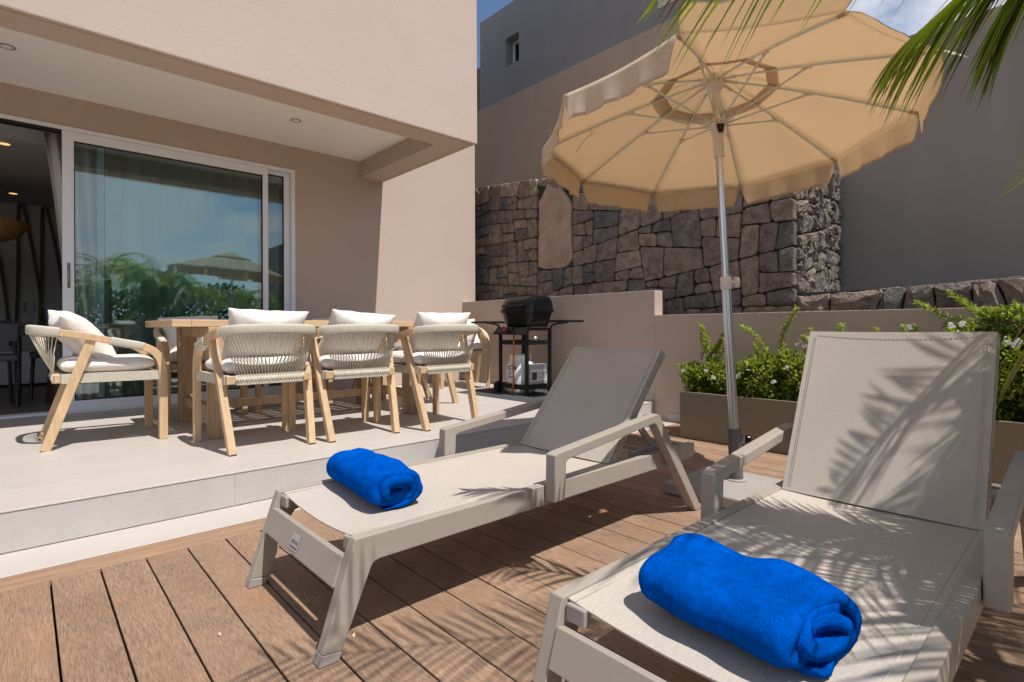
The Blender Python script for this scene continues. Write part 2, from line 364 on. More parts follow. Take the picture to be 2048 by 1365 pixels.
kerb = MB().box((-2.2, 2.676, -.13), (4.56, 2.94, -.0025)).build('kerb_strip', M['grout'], kind='structure')
xs = [-2.2, -.4, .822, 2.04, 3.26, 4.56]
for a, b in zip(xs[:-1], xs[1:]):
    MB().box((a + .0015, 2.678, -.03), (b - .0015, 2.946, -.001)).build('kerb_slab', M['tile'], kerb, bevel=.0015)
terr = MB().box((-2.2, 2.950, -.13), (4.568, 6.03, .1682)).build('terrace', M['grout'], kind='structure')
xt = [-2.2, -.43, .787, 2.004, 3.221, 4.566]; yt = [2.962, 3.31, 3.96, 4.62, 5.28, 6.0]
for i in range(5):
    for j in range(5):
        e = .0016
        MB().box((xt[i] + e, yt[j] + e, .15), (xt[i+1] - e, yt[j+1] - e, .170)).build('floor_tile', M['tile'], terr, bevel=.0012)
    MB().box((xt[i] + .001, 2.947, .002), (xt[i+1] - .001, 2.9575, .161)).build('riser_tile', M['riser'], terr, bevel=.0012)
    MB().box((xt[i] + .001, 2.944, .1625), (xt[i+1] - .001, 2.9605, .1695)).build('nosing', M['riser'], terr, bevel=.002)

# ------------------------------------------------------------------ house
W = 6.05
house = thing('house', (1.2, W, 0), 'beige rendered house with overhanging upper floor and wide sliding glass door', 'house')
OPX0, OPX1, OPZ = -2.7, 2.245, 2.66
m = MB()
m.box((OPX1, W, -.1), (4.80, W + .25, 2.735)); m.box((3.336, W + .0005, 2.735), (4.80, W + .25, 6.4)); m.box((OPX0, W, OPZ), (OPX1, W + .25, 2.9195)); m.box((-6, W, -.1), (OPX0, W + .25, 2.9195)); m.box((OPX1, W + .002, 2.735), (3.33, W + .25, 2.9195))
m.build('ground_floor_wall', M['plaster'], house)
XR, YF, ZO = 3.335, 4.165, 2.728
m = MB()
m.box((-6, YF, ZO), (XR, YF + .305, 2.93)); m.box((3.03, YF + .305, ZO), (XR, W - .0005, 2.93))
m.box((-6, YF, 2.93), (XR, 12, 6.6))
m.build('upper_floor_wall', M['plaster'], house)
# drip groove on the beam underside : shallow raised strips leave a groove line
m = MB()
m.box((-6, YF + .001, ZO - .006), (XR - .001, YF + .045, ZO + .002)); m.box((-6, YF + .053, ZO - .006), (3.03 + .252, YF + .304, ZO + .002))
m.box((XR - .045, YF + .046, ZO - .006), (XR - .001, W - .001, ZO + .002)); m.box((3.031, YF + .305, ZO - .006), (XR - .053, W - .001, ZO + .002))
m.build('drip_edge', M['plaster'], house)
MB().box((-6, YF + .304, 2.92), (3.031, W, 2.929)).build('overhang_ceiling', M['soffit'], house)
for dx in (-.08, 1.963):
    d = MB().lathe([(.050, 2.921), (.050, 2.914), (.040, 2.912), (.034, 2.916)], (dx, 5.262, 0), seg=24).build('downlight', M['alu'], house, smooth=True, auto=40)
    MB().lathe([(.0335, 2.9165), (.033, 2.9145), (.0, 2.9145)], (dx, 5.262, 0), seg=16).build('lens', M['frame'], d)
# sliding door
fr = MB()
fr.box((OPX0, W - .012, 2.625), (OPX1, W + .13, OPZ)); fr.box((2.205, W - .012, .17), (OPX1, W + .13, 2.625)); fr.box((OPX0, W - .012, .155), (OPX1, W + .13, .185))
fr.build('door_frame', M['frame'], house, bevel=.003)
m = MB()
m.box((OPX0, W - .004, 2.603), (.25, W + .03, 2.6235)); m.box((OPX0, W + .045, 2.603), (.25, W + .075, 2.6235)); m.build('door_track', M['gasket'], house)
def sash(x0, x1, y0, y1, wl, wr, hb, ht, z0=.186, z1=2.623):
    m = MB()
    m.box((x0, y0, z0), (x0 + wl, y1, z1)); m.box((x1 - wr, y0, z0), (x1, y1, z1)); m.box((x0 + wl, y0, z1 - ht), (x1 - wr, y1, z1)); m.box((x0 + wl, y0, z0), (x1 - wr, y1, z0 + hb))
    d = m.build('sliding_door', M['frame'], house, bevel=.002)
    g2 = MB(); a, b, c, e = x0 + wl, x1 - wr, z0 + hb, z1 - ht; t = .008
    for p, q in (((a, y0 + .006, c), (a + t, y1 - .006, e)), ((b - t, y0 + .006, c), (b, y1 - .006, e)), ((a + t, y0 + .006, e - t), (b - t, y1 - .006, e)), ((a + t, y0 + .006, c), (b - t, y1 - .006, c + t))): g2.box(p, q)
    g2.build('gasket', M['gasket'], d)
    ym = (y0 + y1) / 2
    MB().box((a + t, ym - .003, c + t), (b - t, ym + .003, e - t)).build('glass_pane', M['glassd'], d)
    return d
sd1 = sash(.254, 1.958, W - .006, W + .036, .080, .055, .085, .078)
sd2 = sash(.50, 2.203, W + .05, W + .088, .05, .06, .085, .04)
m = MB(); m.box((.286, W - .012, 1.255), (.306, W - .006, 1.475)); m.build('handle_plate', M['greysteel'], sd1, bevel=.003)
m = MB(); m.box((.291, W - .022, 1.31), (.301, W - .012, 1.41)); m.build('handle', M['alu'], sd1, bevel=.003)
# interior room
RY, RZ = 9.86, 2.6
room = MB(); room.box((-5, RY, 0), (4.2, RY + .15, RZ)); room.box((-5.15, W + .25, 0), (-5, RY, RZ)); room.box((4.2, W + .25, 0), (4.35, RY, RZ))
room.build('room_wall', M['roomwall'], house)
MB().box((-5.2, W + .5, RZ), (4.4, RY + .2, RZ + .12)).build('room_ceiling', M['roomwall'], house)
MB().box((-5.2, W + .245, RZ + .14), (4.4, W + .5, RZ + .22)).build('curtain_recess', M['roomwall'], house)
rf = MB().box((-5.2, W + .13, .02), (4.4, RY + .2, .155)).build('room_floor', M['grout'], house)
for i in range(-3, 4):
    for j in range(6):
        MB().box((.01 + i*.9 + .003, W + .15 + j*.62, .15), (.01 + (i+1)*.9 - .003, W + .15 + (j+1)*.62 - .005, .168)).build('room_tile', M['roomfloor'], rf)
for lx, ly in ((-.085, 9.13), (-.12, 6.75), (-1.5, 9.1), (1.5, 9.1), (1.5, 7.5), (.9, 6.9)):
    d = MB().lathe([(.05, RZ - .0005), (.05, RZ - .006), (.042, RZ - .006)], (lx, ly, 0), seg=16).build('ceiling_spot', M['frame'], house)
    MB().lathe([(.0415, RZ - .001), (.041, RZ - .0065), (0, RZ - .0065)], (lx, ly, 0), seg=12).build('bulb', M['lamp'], d)

def curtain(name, x0, x1, y, z0, z1, folds, amp, label, taper=None):
    n = folds * 10; m = MB(); rows = 8
    for j in range(rows + 1):
        tz = j / rows; z = z1 + (z0 - z1) * tz
        for i in range(n + 1):
            s = i / n
            xa = x0; xb = x1
            if taper: xa = x0 + (taper - x0) * min(1, tz * 1.15) ** .8
            a = amp * (1 + .3 * math.sin(i * 1.3 + j * .2))
            m.v.append(Vector((xa + (xb - xa) * s, y + a * math.sin(s * folds * 2 * math.pi + .25 * math.sin(j * .7)), z)))
    for j in range(rows):
        for i in range(n):
            m.f.append((j*(n+1)+i, j*(n+1)+i+1, (j+1)*(n+1)+i+1, (j+1)*(n+1)+i)); m.mi.append(0)
    o = m.build(name, M['curtain'], smooth=True, off=((x0 + x1) / 2, y, z0))
    s = o.modifiers.new('cloth', 'SOLIDIFY'); s.thickness = .002
    return tag(o, label, 'curtain')
curtain('sheer_curtain', .72, 2.17, W + .27, .20, 2.66, 9, .055, 'sheer pale curtain hanging in folds behind the closed glass')
curtain('drawn_curtain', .135, .60, W + .27, .25, 2.66, 4, .04, 'gathered off-white curtain tied to one side at the open doorway', taper=.34)

# dining room things
t = thing('dining_table', (-.6, 7.4, .17), 'black dining table inside the dark room laid with glasses', 'table')
m = MB(); m.box((-1.75, 6.95, .925), (.075, 7.85, .968)); m.build('tabletop', M['darkwood'], t, bevel=.004)
m = MB(); m.box((-1.7, 7.0, .84), (.02, 7.03, .924)); m.box((-1.7, 7.77, .84), (.02, 7.8, .924)); m.build('apron', M['darkwood'], t)
for lx, ly in ((-.03, 7.05), (-.03, 7.75), (-1.65, 7.05), (-1.65, 7.75)):
    MB().tube([(lx, ly, .169), (lx, ly, .924)], .022, 10, scale=[.7, 1.1]).build('leg', M['darkwood'], t, smooth=True, auto=40)
def wineglass(x, y, z, label):
    o = MB().lathe([(.034, .0), (.033, .003), (.006, .008), (.004, .05), (.0045, .085), (.03, .105), (.042, .14), (.040, .175), (.033, .205), (.0315, .205), (.038, .175), (.040, .14), (.028, .108), (.001, .095)], (x, y, z), seg=20).build('wine_glass', M['wineglass'], smooth=True, off=(x, y, z))
    tag(o, label, 'glass', 'wine glasses on the indoor table')
wineglass(-.02, 7.25, .969, 'wine glass nearer the plate on the dark indoor table')
wineglass(.055, 7.45, .969, 'wine glass at the corner of the dark indoor table')
o = MB().lathe([(.0, .004), (.07, .004), (.13, .014), (.135, .017), (.13, .018), (.07, .010), (.0, .010)], (-.2, 7.2, .969), seg=28).build('plate', M['roomwall'], smooth=True, off=(-.2, 7.2, .969))
tag(o, 'round grey plate laid on the black indoor table', 'plate')
def inchair(x, y, rz, label):
    c = local(thing('dark_chair', (x, y, .17), label, 'chair', 'black chairs at the indoor table', rz))
    MB().box((-.23, -.23, .43), (.23, .23, .49)).build('seat', M['greyfabric'], c, bevel=.02)
    MB().sweep([(-.22, -.22, .70), (0, -.25, .70), (.22, -.22, .70)], rect(.02, .16)).build('backrest', M['greyfabric'], c)
    for a, b in ((-.2, -.2), (.2, -.2)): MB().tube([(a * 1.1, b * 1.1, 0), (a, b, .43), (a, b * 1.1, .78)], .015, 8).build('leg', M['darkwood'], c)
    for a, b in ((-.2, .2), (.2, .2)): MB().tube([(a * 1.1, b * 1.1, 0), (a, b, .43)], .015, 8).build('leg', M['darkwood'], c)
inchair(-.28, 7.05, 0.1, 'black chair with grey seat tucked under the indoor table front')
inchair(.28, 7.62, R(90), 'black chair at the right end of the indoor table')
o = MB().lathe([(.13, 0), (.135, .02), (.12, .3), (.135, .58), (.13, .60)], (.30, 7.05, .169), seg=20).build('pedestal', M['redwood'], smooth=True, off=(.30, 7.05, .169), )
tag(o, 'dark reddish wooden drum pedestal inside the doorway', 'pedestal')
c = thing('sideboard', (-.1, 9.55, .168), 'low white sideboard against the back wall of the room', 'sideboard')
MB().box((-1.6, 9.35, .20), (.75, 9.84, .62)).build('cabinet', M['frame'], c, bevel=.004)
for i in range(3): MB().box((-1.58 + i*.78, 9.338, .22), (-1.58 + i*.78 + .76, 9.3495, .60)).build('door', M['frame'], c, bevel=.003)
p = thing('pendant_lamp', (-.35, 7.8, 1.8), 'shallow woven rattan pendant lamp hanging over the indoor table', 'lamp')
m = MB().lathe([(.01, 1.80), (.18, 1.815), (.32, 1.88), (.42, 2.0), (.425, 2.02), (.41, 2.0), (.31, 1.9), (.18, 1.84), (.01, 1.825)], (-.35, 7.8, 0), seg=36)
m.build('shade', M['weave'], p, smooth=True)
MB().tube([(-.35, 7.8, 1.9), (-.35, 7.8, RZ)], .004, 6).build('cord', M['gasket'], p)
MB().lathe([(0, 1.93), (.035, 1.95), (.045, 1.98), (.03, 2.02), (0, 2.03)], (-.35, 7.8, 0), seg=12).build('bulb', M['lamp'], p, smooth=True)
for i, (x0, dx) in enumerate(((-.05, .08), (.19, .09), (-.42, .1), (-.75, .07))):
    y = 9.80
    m = MB(); m.tube(smoothpath([(x0 - .03, y, .68), (x0 + .0, y, 1.6), (x0 + .01, y, 2.50), (x0 + .04, y, 2.555), (x0 + .07, y, 2.50), (x0 + .12 + dx, y, 1.6), (x0 + .2 + dx, y, .68)], 6), .016, 8)
    o = m.build('rope_loop', M['roperoom'], smooth=True, off=(x0 + .04, y, .6))
    tag(o, ['thick jute rope loop hung on the back wall behind the pendant lamp', 'thick jute rope loop on the back wall nearest the curtain', 'jute rope loop further along the back wall beyond the lamp', 'jute rope loop at the far end of the back wall'][i], 'rope', 'rope loops on the indoor wall')

# ------------------------------------------------------------------ garden wall with step, skirting
gw = thing('garden_wall', (4.64, 2.9, 0), 'low beige rendered boundary wall stepping down behind the barbecue and planters', 'wall')
m = MB()
m.box((4.572, 2.945, -.13), (4.712, W - .001, 1.262)); m.build('tall_section', M['plaster2'], gw, bevel=.003)
MB().box((4.572, -4, -.13), (4.712, 2.9445, 1.016)).build('lower_section', M['plaster2'], gw, bevel=.003)
m = MB(); m.box((4.562, 2.965, .171), (4.5715, W - .002, .24)); m.build('skirting', M['tile'], gw)
m = MB(); m.box((4.5600, 2.62, .0), (4.5715, 2.80, .075)); m.build('skirting_tile', M['tile'], gw)

# ------------------------------------------------------------------ rubble stone wall
def clip(poly, p, d):
    # keep side where cross>=0
    out = []; n = len(poly)
    def sd(q): return d[0]*(q[1]-p[1]) - d[1]*(q[0]-p[0])
    for i in range(n):
        a, b = poly[i], poly[(i+1) % n]; sa, sb = sd(a), sd(b)
        if sa >= 0: out.append(a)
        if (sa > 0 and sb < 0) or (sa < 0 and sb > 0):
            t = sa / (sa - sb); out.append((a[0]+(b[0]-a[0])*t, a[1]+(b[1]-a[1])*t))
    return out
def area(P): return abs(sum(P[i][0]*P[(i+1) % len(P)][1]-P[(i+1) % len(P)][0]*P[i][1] for i in range(len(P))))/2
def split(poly, amin, amax, r, tilt=14, out=None, asp=1.25):
    if out is None: out = []
    A = area(poly)
    if len(poly) < 3 or A < 1e-4: return out
    xs_ = [p[0] for p in poly]; ys_ = [p[1] for p in poly]; w = max(xs_)-min(xs_); h = max(ys_)-min(ys_)
    if A < r.uniform(amin, amax) and max(w/h, h/w) < 2.4: out.append(poly); return out
    t = r.uniform(.36, .64)
    if w > h * asp * r.uniform(.8, 1.25): p = (min(xs_)+w*t, (min(ys_)+max(ys_))/2); a = R(90 + r.uniform(-tilt, tilt))
    else: p = ((min(xs_)+max(xs_))/2, min(ys_)+h*t); a = R(r.uniform(-tilt, tilt))
    d = (math.cos(a), math.sin(a))
    split(clip(poly, p, d), amin, amax, r, tilt, out, asp); split(clip(poly, p, (-d[0], -d[1])), amin, amax, r, tilt, out, asp)
    return out
def stone_mesh(poly, O, U, V, N, m, parent, r, gap=.003, depth=.07, bulge=.008, rough=.007):
    cx = sum(p[0] for p in poly)/len(poly); cy = sum(p[1] for p in poly)/len(poly)
    # orientation ccw
    if sum(poly[i][0]*poly[(i+1) % len(poly)][1]-poly[(i+1) % len(poly)][0]*poly[i][1] for i in range(len(poly))) < 0: poly = poly[::-1]
    # chamfer corners
    ring = []
    n = len(poly)
    for i in range(n):
        a, b, c = poly[i-1], poly[i], poly[(i+1) % n]
        l1 = math.dist(a, b); l2 = math.dist(b, c)
        k = r.uniform(.006, .035); k1 = min(k/l1, .4) if l1 > 0 else 0; k2 = min(k/l2, .4) if l2 > 0 else 0
        ring.append((b[0]+(a[0]-b[0])*k1, b[1]+(a[1]-b[1])*k1))
        ring.append((b[0]+(c[0]-b[0])*k2, b[1]+(c[1]-b[1])*k2))
    pts = []
    n = len(ring)
    for i in range(n):
        a, b = ring[i], ring[(i+1) % n]; L = math.dist(a, b); kk = max(1, int(L/.07))
        for q in range(kk):
            t = q/kk; pts.append((a[0]+(b[0]-a[0])*t, a[1]+(b[1]-a[1])*t))
    n = len(pts); jit = [r.uniform(-rough, rough*.3) for _ in range(n)]
    def scaled(dist):
        o = []
        for (px, py), j in zip(pts, jit):
            dx, dy = px-cx, py-cy; L = math.hypot(dx, dy) or 1; f = max(.05, (L-dist+j)/L); o.append((cx+dx*f, cy+dy*f))
        return o
    rings = [(scaled(gap), -depth), (scaled(gap), -.007), (scaled(gap+.006), .002)]
    size = math.sqrt(area(pts)); lift = r.uniform(-.008, .014)
    sc2 = [(cx+(p[0]-cx)*.55, cy+(p[1]-cy)*.55) for p in scaled(gap+.006)]
    rings.append((sc2, bulge*.7))
    vs = []
    for rg, d in rings:
        for p in rg:
            dd = d+lift+(r.uniform(-rough, rough)*.8 if d > -.02 else 0)
            vs.append(O+U*p[0]+V*p[1]+N*dd)
    vs.append(O+U*cx+V*cy+N*(bulge+lift+r.uniform(-rough, rough)))
    fs = []
    for k in range(3):
        for i in range(n): fs.append((k*n+i, k*n+(i+1) % n, (k+1)*n+(i+1) % n, (k+1)*n+i))
    for i in range(n): fs.append((3*n+i, 3*n+(i+1) % n, 4*n))
    mb = MB(); mb.add(vs, fs)
    c = O+U*cx+V*cy
    ob = mb.build('stone', m, None, off=c)
    ob.parent = parent; ob.location = c - Vector(parent['_base'])
    return ob
XS, YE = 5.10, 1.844
sw = thing('stone_wall', (5.5, 4, 0), 'tall dark basalt rubble wall with one big pinkish upright stone', 'wall')
m = MB(); m.prism([(YE + .03, .2), (7.6, .2), (7.6, 3.06), (6.44, 2.99), (YE + .03, 2.54)], 'x', XS + .045, 6.36); m.build('mortar', M['mortar'], sw)
r = random.Random(21)
O = Vector((XS, 0, 0)); U = Vector((0, -1, 0)); V = Vector((0, 0, 1)); N = Vector((-1, 0, 0))
def pol(y0, y1, z0, z1): return [(-y1, z0), (-y0, z0), (-y0, z1), (-y1, z1)]
def ztop(y): return 2.56 + (y - YE) * .104
polys = []
PY0, PY1, PZ0, PZ1 = 4.46, 5.09, 1.66, 2.80
polys += split([(-7.5, .85), (-PY1, .85), (-PY1, ztop(PY1)), (-7.5, ztop(7.5))], .022, .12, r, tilt=9)
polys += split([(-PY0, .85), (-YE, .85), (-YE, ztop(YE)), (-PY0, ztop(PY0))], .018, .16, r, tilt=10)
polys += split(pol(PY0, PY1, .85, PZ0), .04, .13, r)
polys += split([(-PY1, PZ1), (-PY0, PZ1 - .18), (-PY0, ztop(PY0)), (-PY1, ztop(PY1))], .02, .07, r)
for P in polys:
    if len(P) >= 3 and area(P) > .002: stone_mesh(P, O, U, V, N, M['stone'], sw, r)
pk = stone_mesh([(-PY1 + .01, PZ0 + .05), (-PY1 + .12, PZ0 + .005), (-PY0 - .10, PZ0 + .0), (-PY0 - .01, PZ0 + .12), (-PY0 - .03, 2.2), (-PY0 - .02, 2.46), (-PY0 - .17, 2.66), (-PY0 - .28, 2.79), (-PY0 - .42, 2.80), (-PY1 + .02, 2.58)], O, U, V, N, M['stone_pink'], sw, r, bulge=.03, rough=.01)
pk['label'] = 'tall pinkish upright stone'
# lit end face
O2 = Vector((0, YE, 0)); U2 = Vector((1, 0, 0)); N2 = Vector((0, -1, 0))
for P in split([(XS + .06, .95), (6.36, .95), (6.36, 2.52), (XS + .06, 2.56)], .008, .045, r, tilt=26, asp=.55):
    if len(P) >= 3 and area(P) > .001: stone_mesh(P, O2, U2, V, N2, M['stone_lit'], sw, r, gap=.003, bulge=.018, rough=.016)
# capping stones along the sloping top
yy = YE
while yy < 7.4:
    w_ = r.uniform(.14, .3); z_ = ztop(yy + w_/2)
    for q in range(2):
        P = [(-(yy + w_), 0), (-yy, 0), (-yy, .45), (-(yy + w_), .45)]
        stone_mesh([(p[0], p[1] + q * .5) for p in P], Vector((XS + .02, 0, z_ - .012)), U, Vector((1, 0, 0)), Vector((0, 0, 1)), M['stone'], sw, r, bulge=.02, rough=.014)
    yy += w_
# lower wall continuing past the end
lw = thing('low_stone_wall', (5.3, .5, 0), 'low dark rubble wall in front of the plain grey wall', 'wall')
m = MB(); m.box((XS + .045, -2.4, .2), (5.68, YE - .02, 1.20)); m.build('mortar', M['mortar'], lw)
O3 = Vector((XS, 0, 0))
for P in split([(-YE + .0, .75), (2.4, .75), (2.4, 1.36), (-YE, 1.17)], .025, .16, r, tilt=20):
    if len(P) >= 3 and area(P) > .002: stone_mesh(P, O3, U, V, N, M['stone'], lw, r, bulge=.03, rough=.012)
yy = -2.2
while yy < YE - .05:
    w_ = r.uniform(.16, .34); zc = 1.18 + (YE - yy) * .045
    for q in range(2):
        P = [(-(yy + w_), q*.29), (-yy, q*.29), (-yy, .28 + q*.29), (-(yy + w_), .28 + q*.29)]
        stone_mesh(P, Vector((XS + .035, 0, zc - .02)), U, Vector((1, 0, 0)), Vector((0, 0, 1)), M['stone_lit'], lw, r, bulge=.012, rough=.012)
    yy += w_

# ------------------------------------------------------------------ neighbouring building
XG = 6.40
nb = thing('neighbour_house', (7.5, 5, 0), 'dark grey and taupe rendered house rising above the stone wall', 'house')
WY0, WY1, WZ0, WZ1 = 6.819, 7.173, 5.565, 6.07
m = MB()
zb, zt = 5.012, 6.66
for (y0, y1, z0, z1) in ((2.63, WY0, zb, zt), (WY1, 7.896, zb, zt), (WY0, WY1, zb, WZ0), (WY0, WY1, WZ1, zt)): m.box((XG, y0, z0), (XG + .3, y1, z1))
m.box((XG + .3, 7.6, zb), (12, 7.896, zt)); m.build('upper_wall', M['greywall'], nb)
MB().box((XG - .004, 2.63, 0), (XG + .296, 9.5, 5.011)).build('lower_wall', M['brownwall'], nb)
MB().box((XG - .003, 2.48, 0), (XG + .29, 2.629, 6.66)).build('end_wall', M['pale_lit'], nb)
wd = MB(); wd.box((XG + .18, WY0, WZ0), (XG + .22, WY0 + .05, WZ1)); wd.box((XG + .18, WY1 - .05, WZ0), (XG + .22, WY1, WZ1)); wd.box((XG + .18, WY0 + .05, WZ0), (XG + .22, WY1 - .05, WZ0 + .05)); wd.box((XG + .18, WY0 + .05, WZ1 - .05), (XG + .22, WY1 - .05, WZ1))
wdo = wd.build('window', M['frame'], nb)
MB().box((XG + .195, WY0 + .05, WZ0 + .05), (XG + .205, WY1 - .05, WZ1 - .05)).build('pane', M['glassw'], wdo)
MB().box((XG - .012, 3.80, 5.225), (XG - .002, 4.045, 5.8)).build('shutter', M['pale_lit'], nb)
nw = tag(MB().box((XG + .012, -8, 0), (XG + .3, YE + .55, 3.737)).build('grey_wall', M['greywall2'], off=(XG, -2, 0)), 'plain grey rendered wall, warm-tinted for bounced light, behind the low stones at the right', 'wall')

# far slope and wire fence seen in the gap beside the house
MB().prism([(9.0, 0), (40, 0), (40, 15), (15, 9.3), (9.6, 7.05), (9.0, 6.6)], 'x', 8.5, 60).build('hillside', M['hill'], kind='structure')
f = thing('wire_fence', (9.2, 11.2, 6.9), 'thin dark wire fence on the rocky slope beside the house', 'fence')
for i in range(4): MB().tube([(9.2, 9.4, 7.15 + i*.17), (9.2, 15, 7.25 + i*.17)], .008, 5).build('wire', M['wire'], f)
for y in (9.45, 11.4, 13.4): MB().tube([(9.2, y, 6.7), (9.2, y, 7.95)], .02, 6).build('post', M['wire'], f)

# ------------------------------------------------------------------ planters and shrubs
def planter(y0, y1, label):
    p = thing('planter', (4.25, (y0 + y1)/2, 0), label, 'planter', 'planter boxes along the wall')
    m = MB(); t_ = .02; x0, x1, z = 3.95, 4.555, .375
    m.box((x0, y0, 0.002), (x0 + t_, y1, z)); m.box((x1 - t_, y0, .002), (x1, y1, z)); m.box((x0 + t_, y0, .002), (x1 - t_, y0 + t_, z)); m.box((x0 + t_, y1 - t_, .002), (x1 - t_, y1, z))
    m.build('box', M['planter'], p, bevel=.004)
    MB().box((x0 + t_, y0 + t_, .2), (x1 - t_, y1 - t_, .345)).build('soil', M['soil'], p)
planter(1.10, 2.312, 'olive grey planter box left of the sunshade pole')
planter(-.75, 1.04, 'olive grey planter box behind the nearer lounger')

def leaf(m, p, d, up, L, w):
    d = d.normalized(); s = d.cross(up)
    if s.length < .01: s = d.orthogonal()
    s.normalize(); n = s.cross(d)
    m.add([p, p + d*L*.45 + s*w/2 + n*L*.06, p + d*L - n*L*.08, p + d*L*.45 - s*w/2 + n*L*.06], [(0, 1, 2), (0, 2, 3)])
def rv(r): return Vector((r.gauss(0, 1), r.gauss(0, 1), r.gauss(0, 1))).normalized()
def shrub(loc, label, blobs, shoots, nleaf, seed, flowers):
    r = random.Random(seed); p = thing('flowering_shrub', loc, label, 'shrub', 'white flowering shrubs in the planters')
    a = MB(); b = MB(); st = MB(); fl = MB()
    tot = sum(bb[3]*bb[4]*bb[5] for bb in blobs)
    for (cx, cy, cz, rx, ry, rz) in blobs:
        c = Vector((cx, cy, cz))
        for i in range(int(nleaf*3.4*rx*ry*rz/tot)):
            u = rv(r); k = r.random()**.42; q = c + Vector((u.x*rx, u.y*ry, u.z*rz))*k
            nz = mnoise.noise(q*8)
            if nz < -.16: continue
            d = (u + rv(r)*.9 + Vector((0, 0, .35)))
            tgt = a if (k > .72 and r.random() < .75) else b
            leaf(tgt, q, d, Vector((0, 0, 1)) + rv(r)*.8, r.uniform(.028, .050), r.uniform(.014, .023))
        for i in range(14):
            u = rv(r); e = c + Vector((u.x*rx, u.y*ry, abs(u.z)*rz))*.9
            st.tube([(cx + r.uniform(-.3, .3)*rx, cy + r.uniform(-.5, .5)*ry, .34), (c + e)/2 + rv(r)*.02, e], .003, 4)
    for pts in shoots:
        P = smoothpath(pts, 8); st.tube(P, .0035, 5, scale=[1.2 - .8*i/len(P) for i in range(len(P))])
        n = len(P); Ltot = sum((P[i+1]-P[i]).length for i in range(n-1)); steps = int(Ltot/.0055)
        for k in range(steps):
            t_ = (k + .5)/steps
            if t_ < .08: continue
            i = min(int(t_*(n-1)), n-2); q = P[i].lerp(P[i+1], t_*(n-1)-i); ax = (P[i+1]-P[i]).normalized()
            ang = k*2.4; o1 = ax.orthogonal().normalized(); o2 = ax.cross(o1)
            d = (o1*math.cos(ang) + o2*math.sin(ang)) + ax*.7
            leaf(a, q, d, Vector((0, 0, 1)) + rv(r)*.5, r.uniform(.036, .060)*(1.15 - .45*t_), r.uniform(.018, .027))
    for (x_, y_, z_) in flowers:
        fl = MB()
        for i in range(8):
            q = Vector((x_, y_, z_)) + rv(r)*.014
            for kk in range(5):
                an = kk*1.257 + i; d = Vector((-.6, math.cos(an), math.sin(an))) ; leaf(fl, q, d, Vector((-1, 0, .5)), .012, .009)
        fl.build('flower', M['flower'], p)
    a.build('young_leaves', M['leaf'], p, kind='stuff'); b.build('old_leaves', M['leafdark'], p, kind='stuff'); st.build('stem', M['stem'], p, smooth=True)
shrub((4.25, 2.15, .34), 'bushy shrub at the far left end of the planter with forked leafy top',
      [(4.22, 2.2, .47, .24, .2, .16), (4.2, 2.32, .52, .12, .14, .07)],
      [[(4.25, 2.16, .45), (4.25, 2.2, .62), (4.25, 2.23, .74), (4.25, 2.30, .93)], [(4.25, 2.2, .66), (4.25, 2.12, .76), (4.25, 2.04, .94)], [(4.26, 2.18, .68), (4.26, 2.28, .76), (4.25, 2.27, .9)],
       [(4.24, 2.15, .6), (4.22, 2.07, .72), (4.2, 2.05, .80)], [(4.25, 2.2, .68), (4.25, 2.13, .73), (4.25, 2.08, .85)], [(4.2, 2.3, .5), (4.18, 2.38, .53), (4.17, 2.45, .58)], [(4.2, 2.26, .62), (4.2, 2.2, .78), (4.19, 2.22, .84)]],
      2100, 1, [(4.03, 2.12, .545), (4.0, 2.05, .50), (4.05, 2.33, .53)])
shrub((4.25, 1.65, .34), 'rounded shrub right of the sunshade pole with two tall leafy shoots',
      [(4.22, 1.72, .50, .25, .26, .18), (4.24, 1.40, .50, .25, .26, .2), (4.22, 1.55, .60, .16, .16, .12), (4.2, 1.95, .46, .2, .14, .12)],
      [[(4.25, 1.72, .6), (4.25, 1.75, .72), (4.25, 1.84, .84), (4.25, 1.95, .905)], [(4.25, 1.62, .66), (4.25, 1.63, .8), (4.25, 1.58, .92), (4.25, 1.52, 1.04)], [(4.22, 1.68, .62), (4.22, 1.78, .70), (4.2, 1.82, .76)],
       [(4.25, 1.42, .66), (4.25, 1.4, .78), (4.24, 1.43, .88)], [(4.25, 1.3, .66), (4.25, 1.24, .78), (4.25, 1.23, .91)], [(4.24, 1.3, .7), (4.2, 1.42, .80), (4.2, 1.46, .815)]],
      3600, 2, [(4.2, 1.47, .80), (4.2, 1.45, .755), (4.19, 1.42, .79), (4.2, 1.50, .77), (4.02, 1.60, .5), (4.06, 1.52, .60), (4.02, 1.86, .52), (4.0, 1.40, .47)])
shrub((4.25, .85, .34), 'shrub hidden behind the lounger back with small tips showing above',
      [(4.25, .9, .52, .22, .24, .2)], [[(4.25, .9, .66), (4.25, .88, .78), (4.25, .865, .90)], [(4.25, .85, .66), (4.24, .83, .8), (4.24, .80, .89)], [(4.25, .97, .66), (4.25, 1.0, .78), (4.25, 1.02, .88)]], 700, 3, [(4.2, .83, .89)])
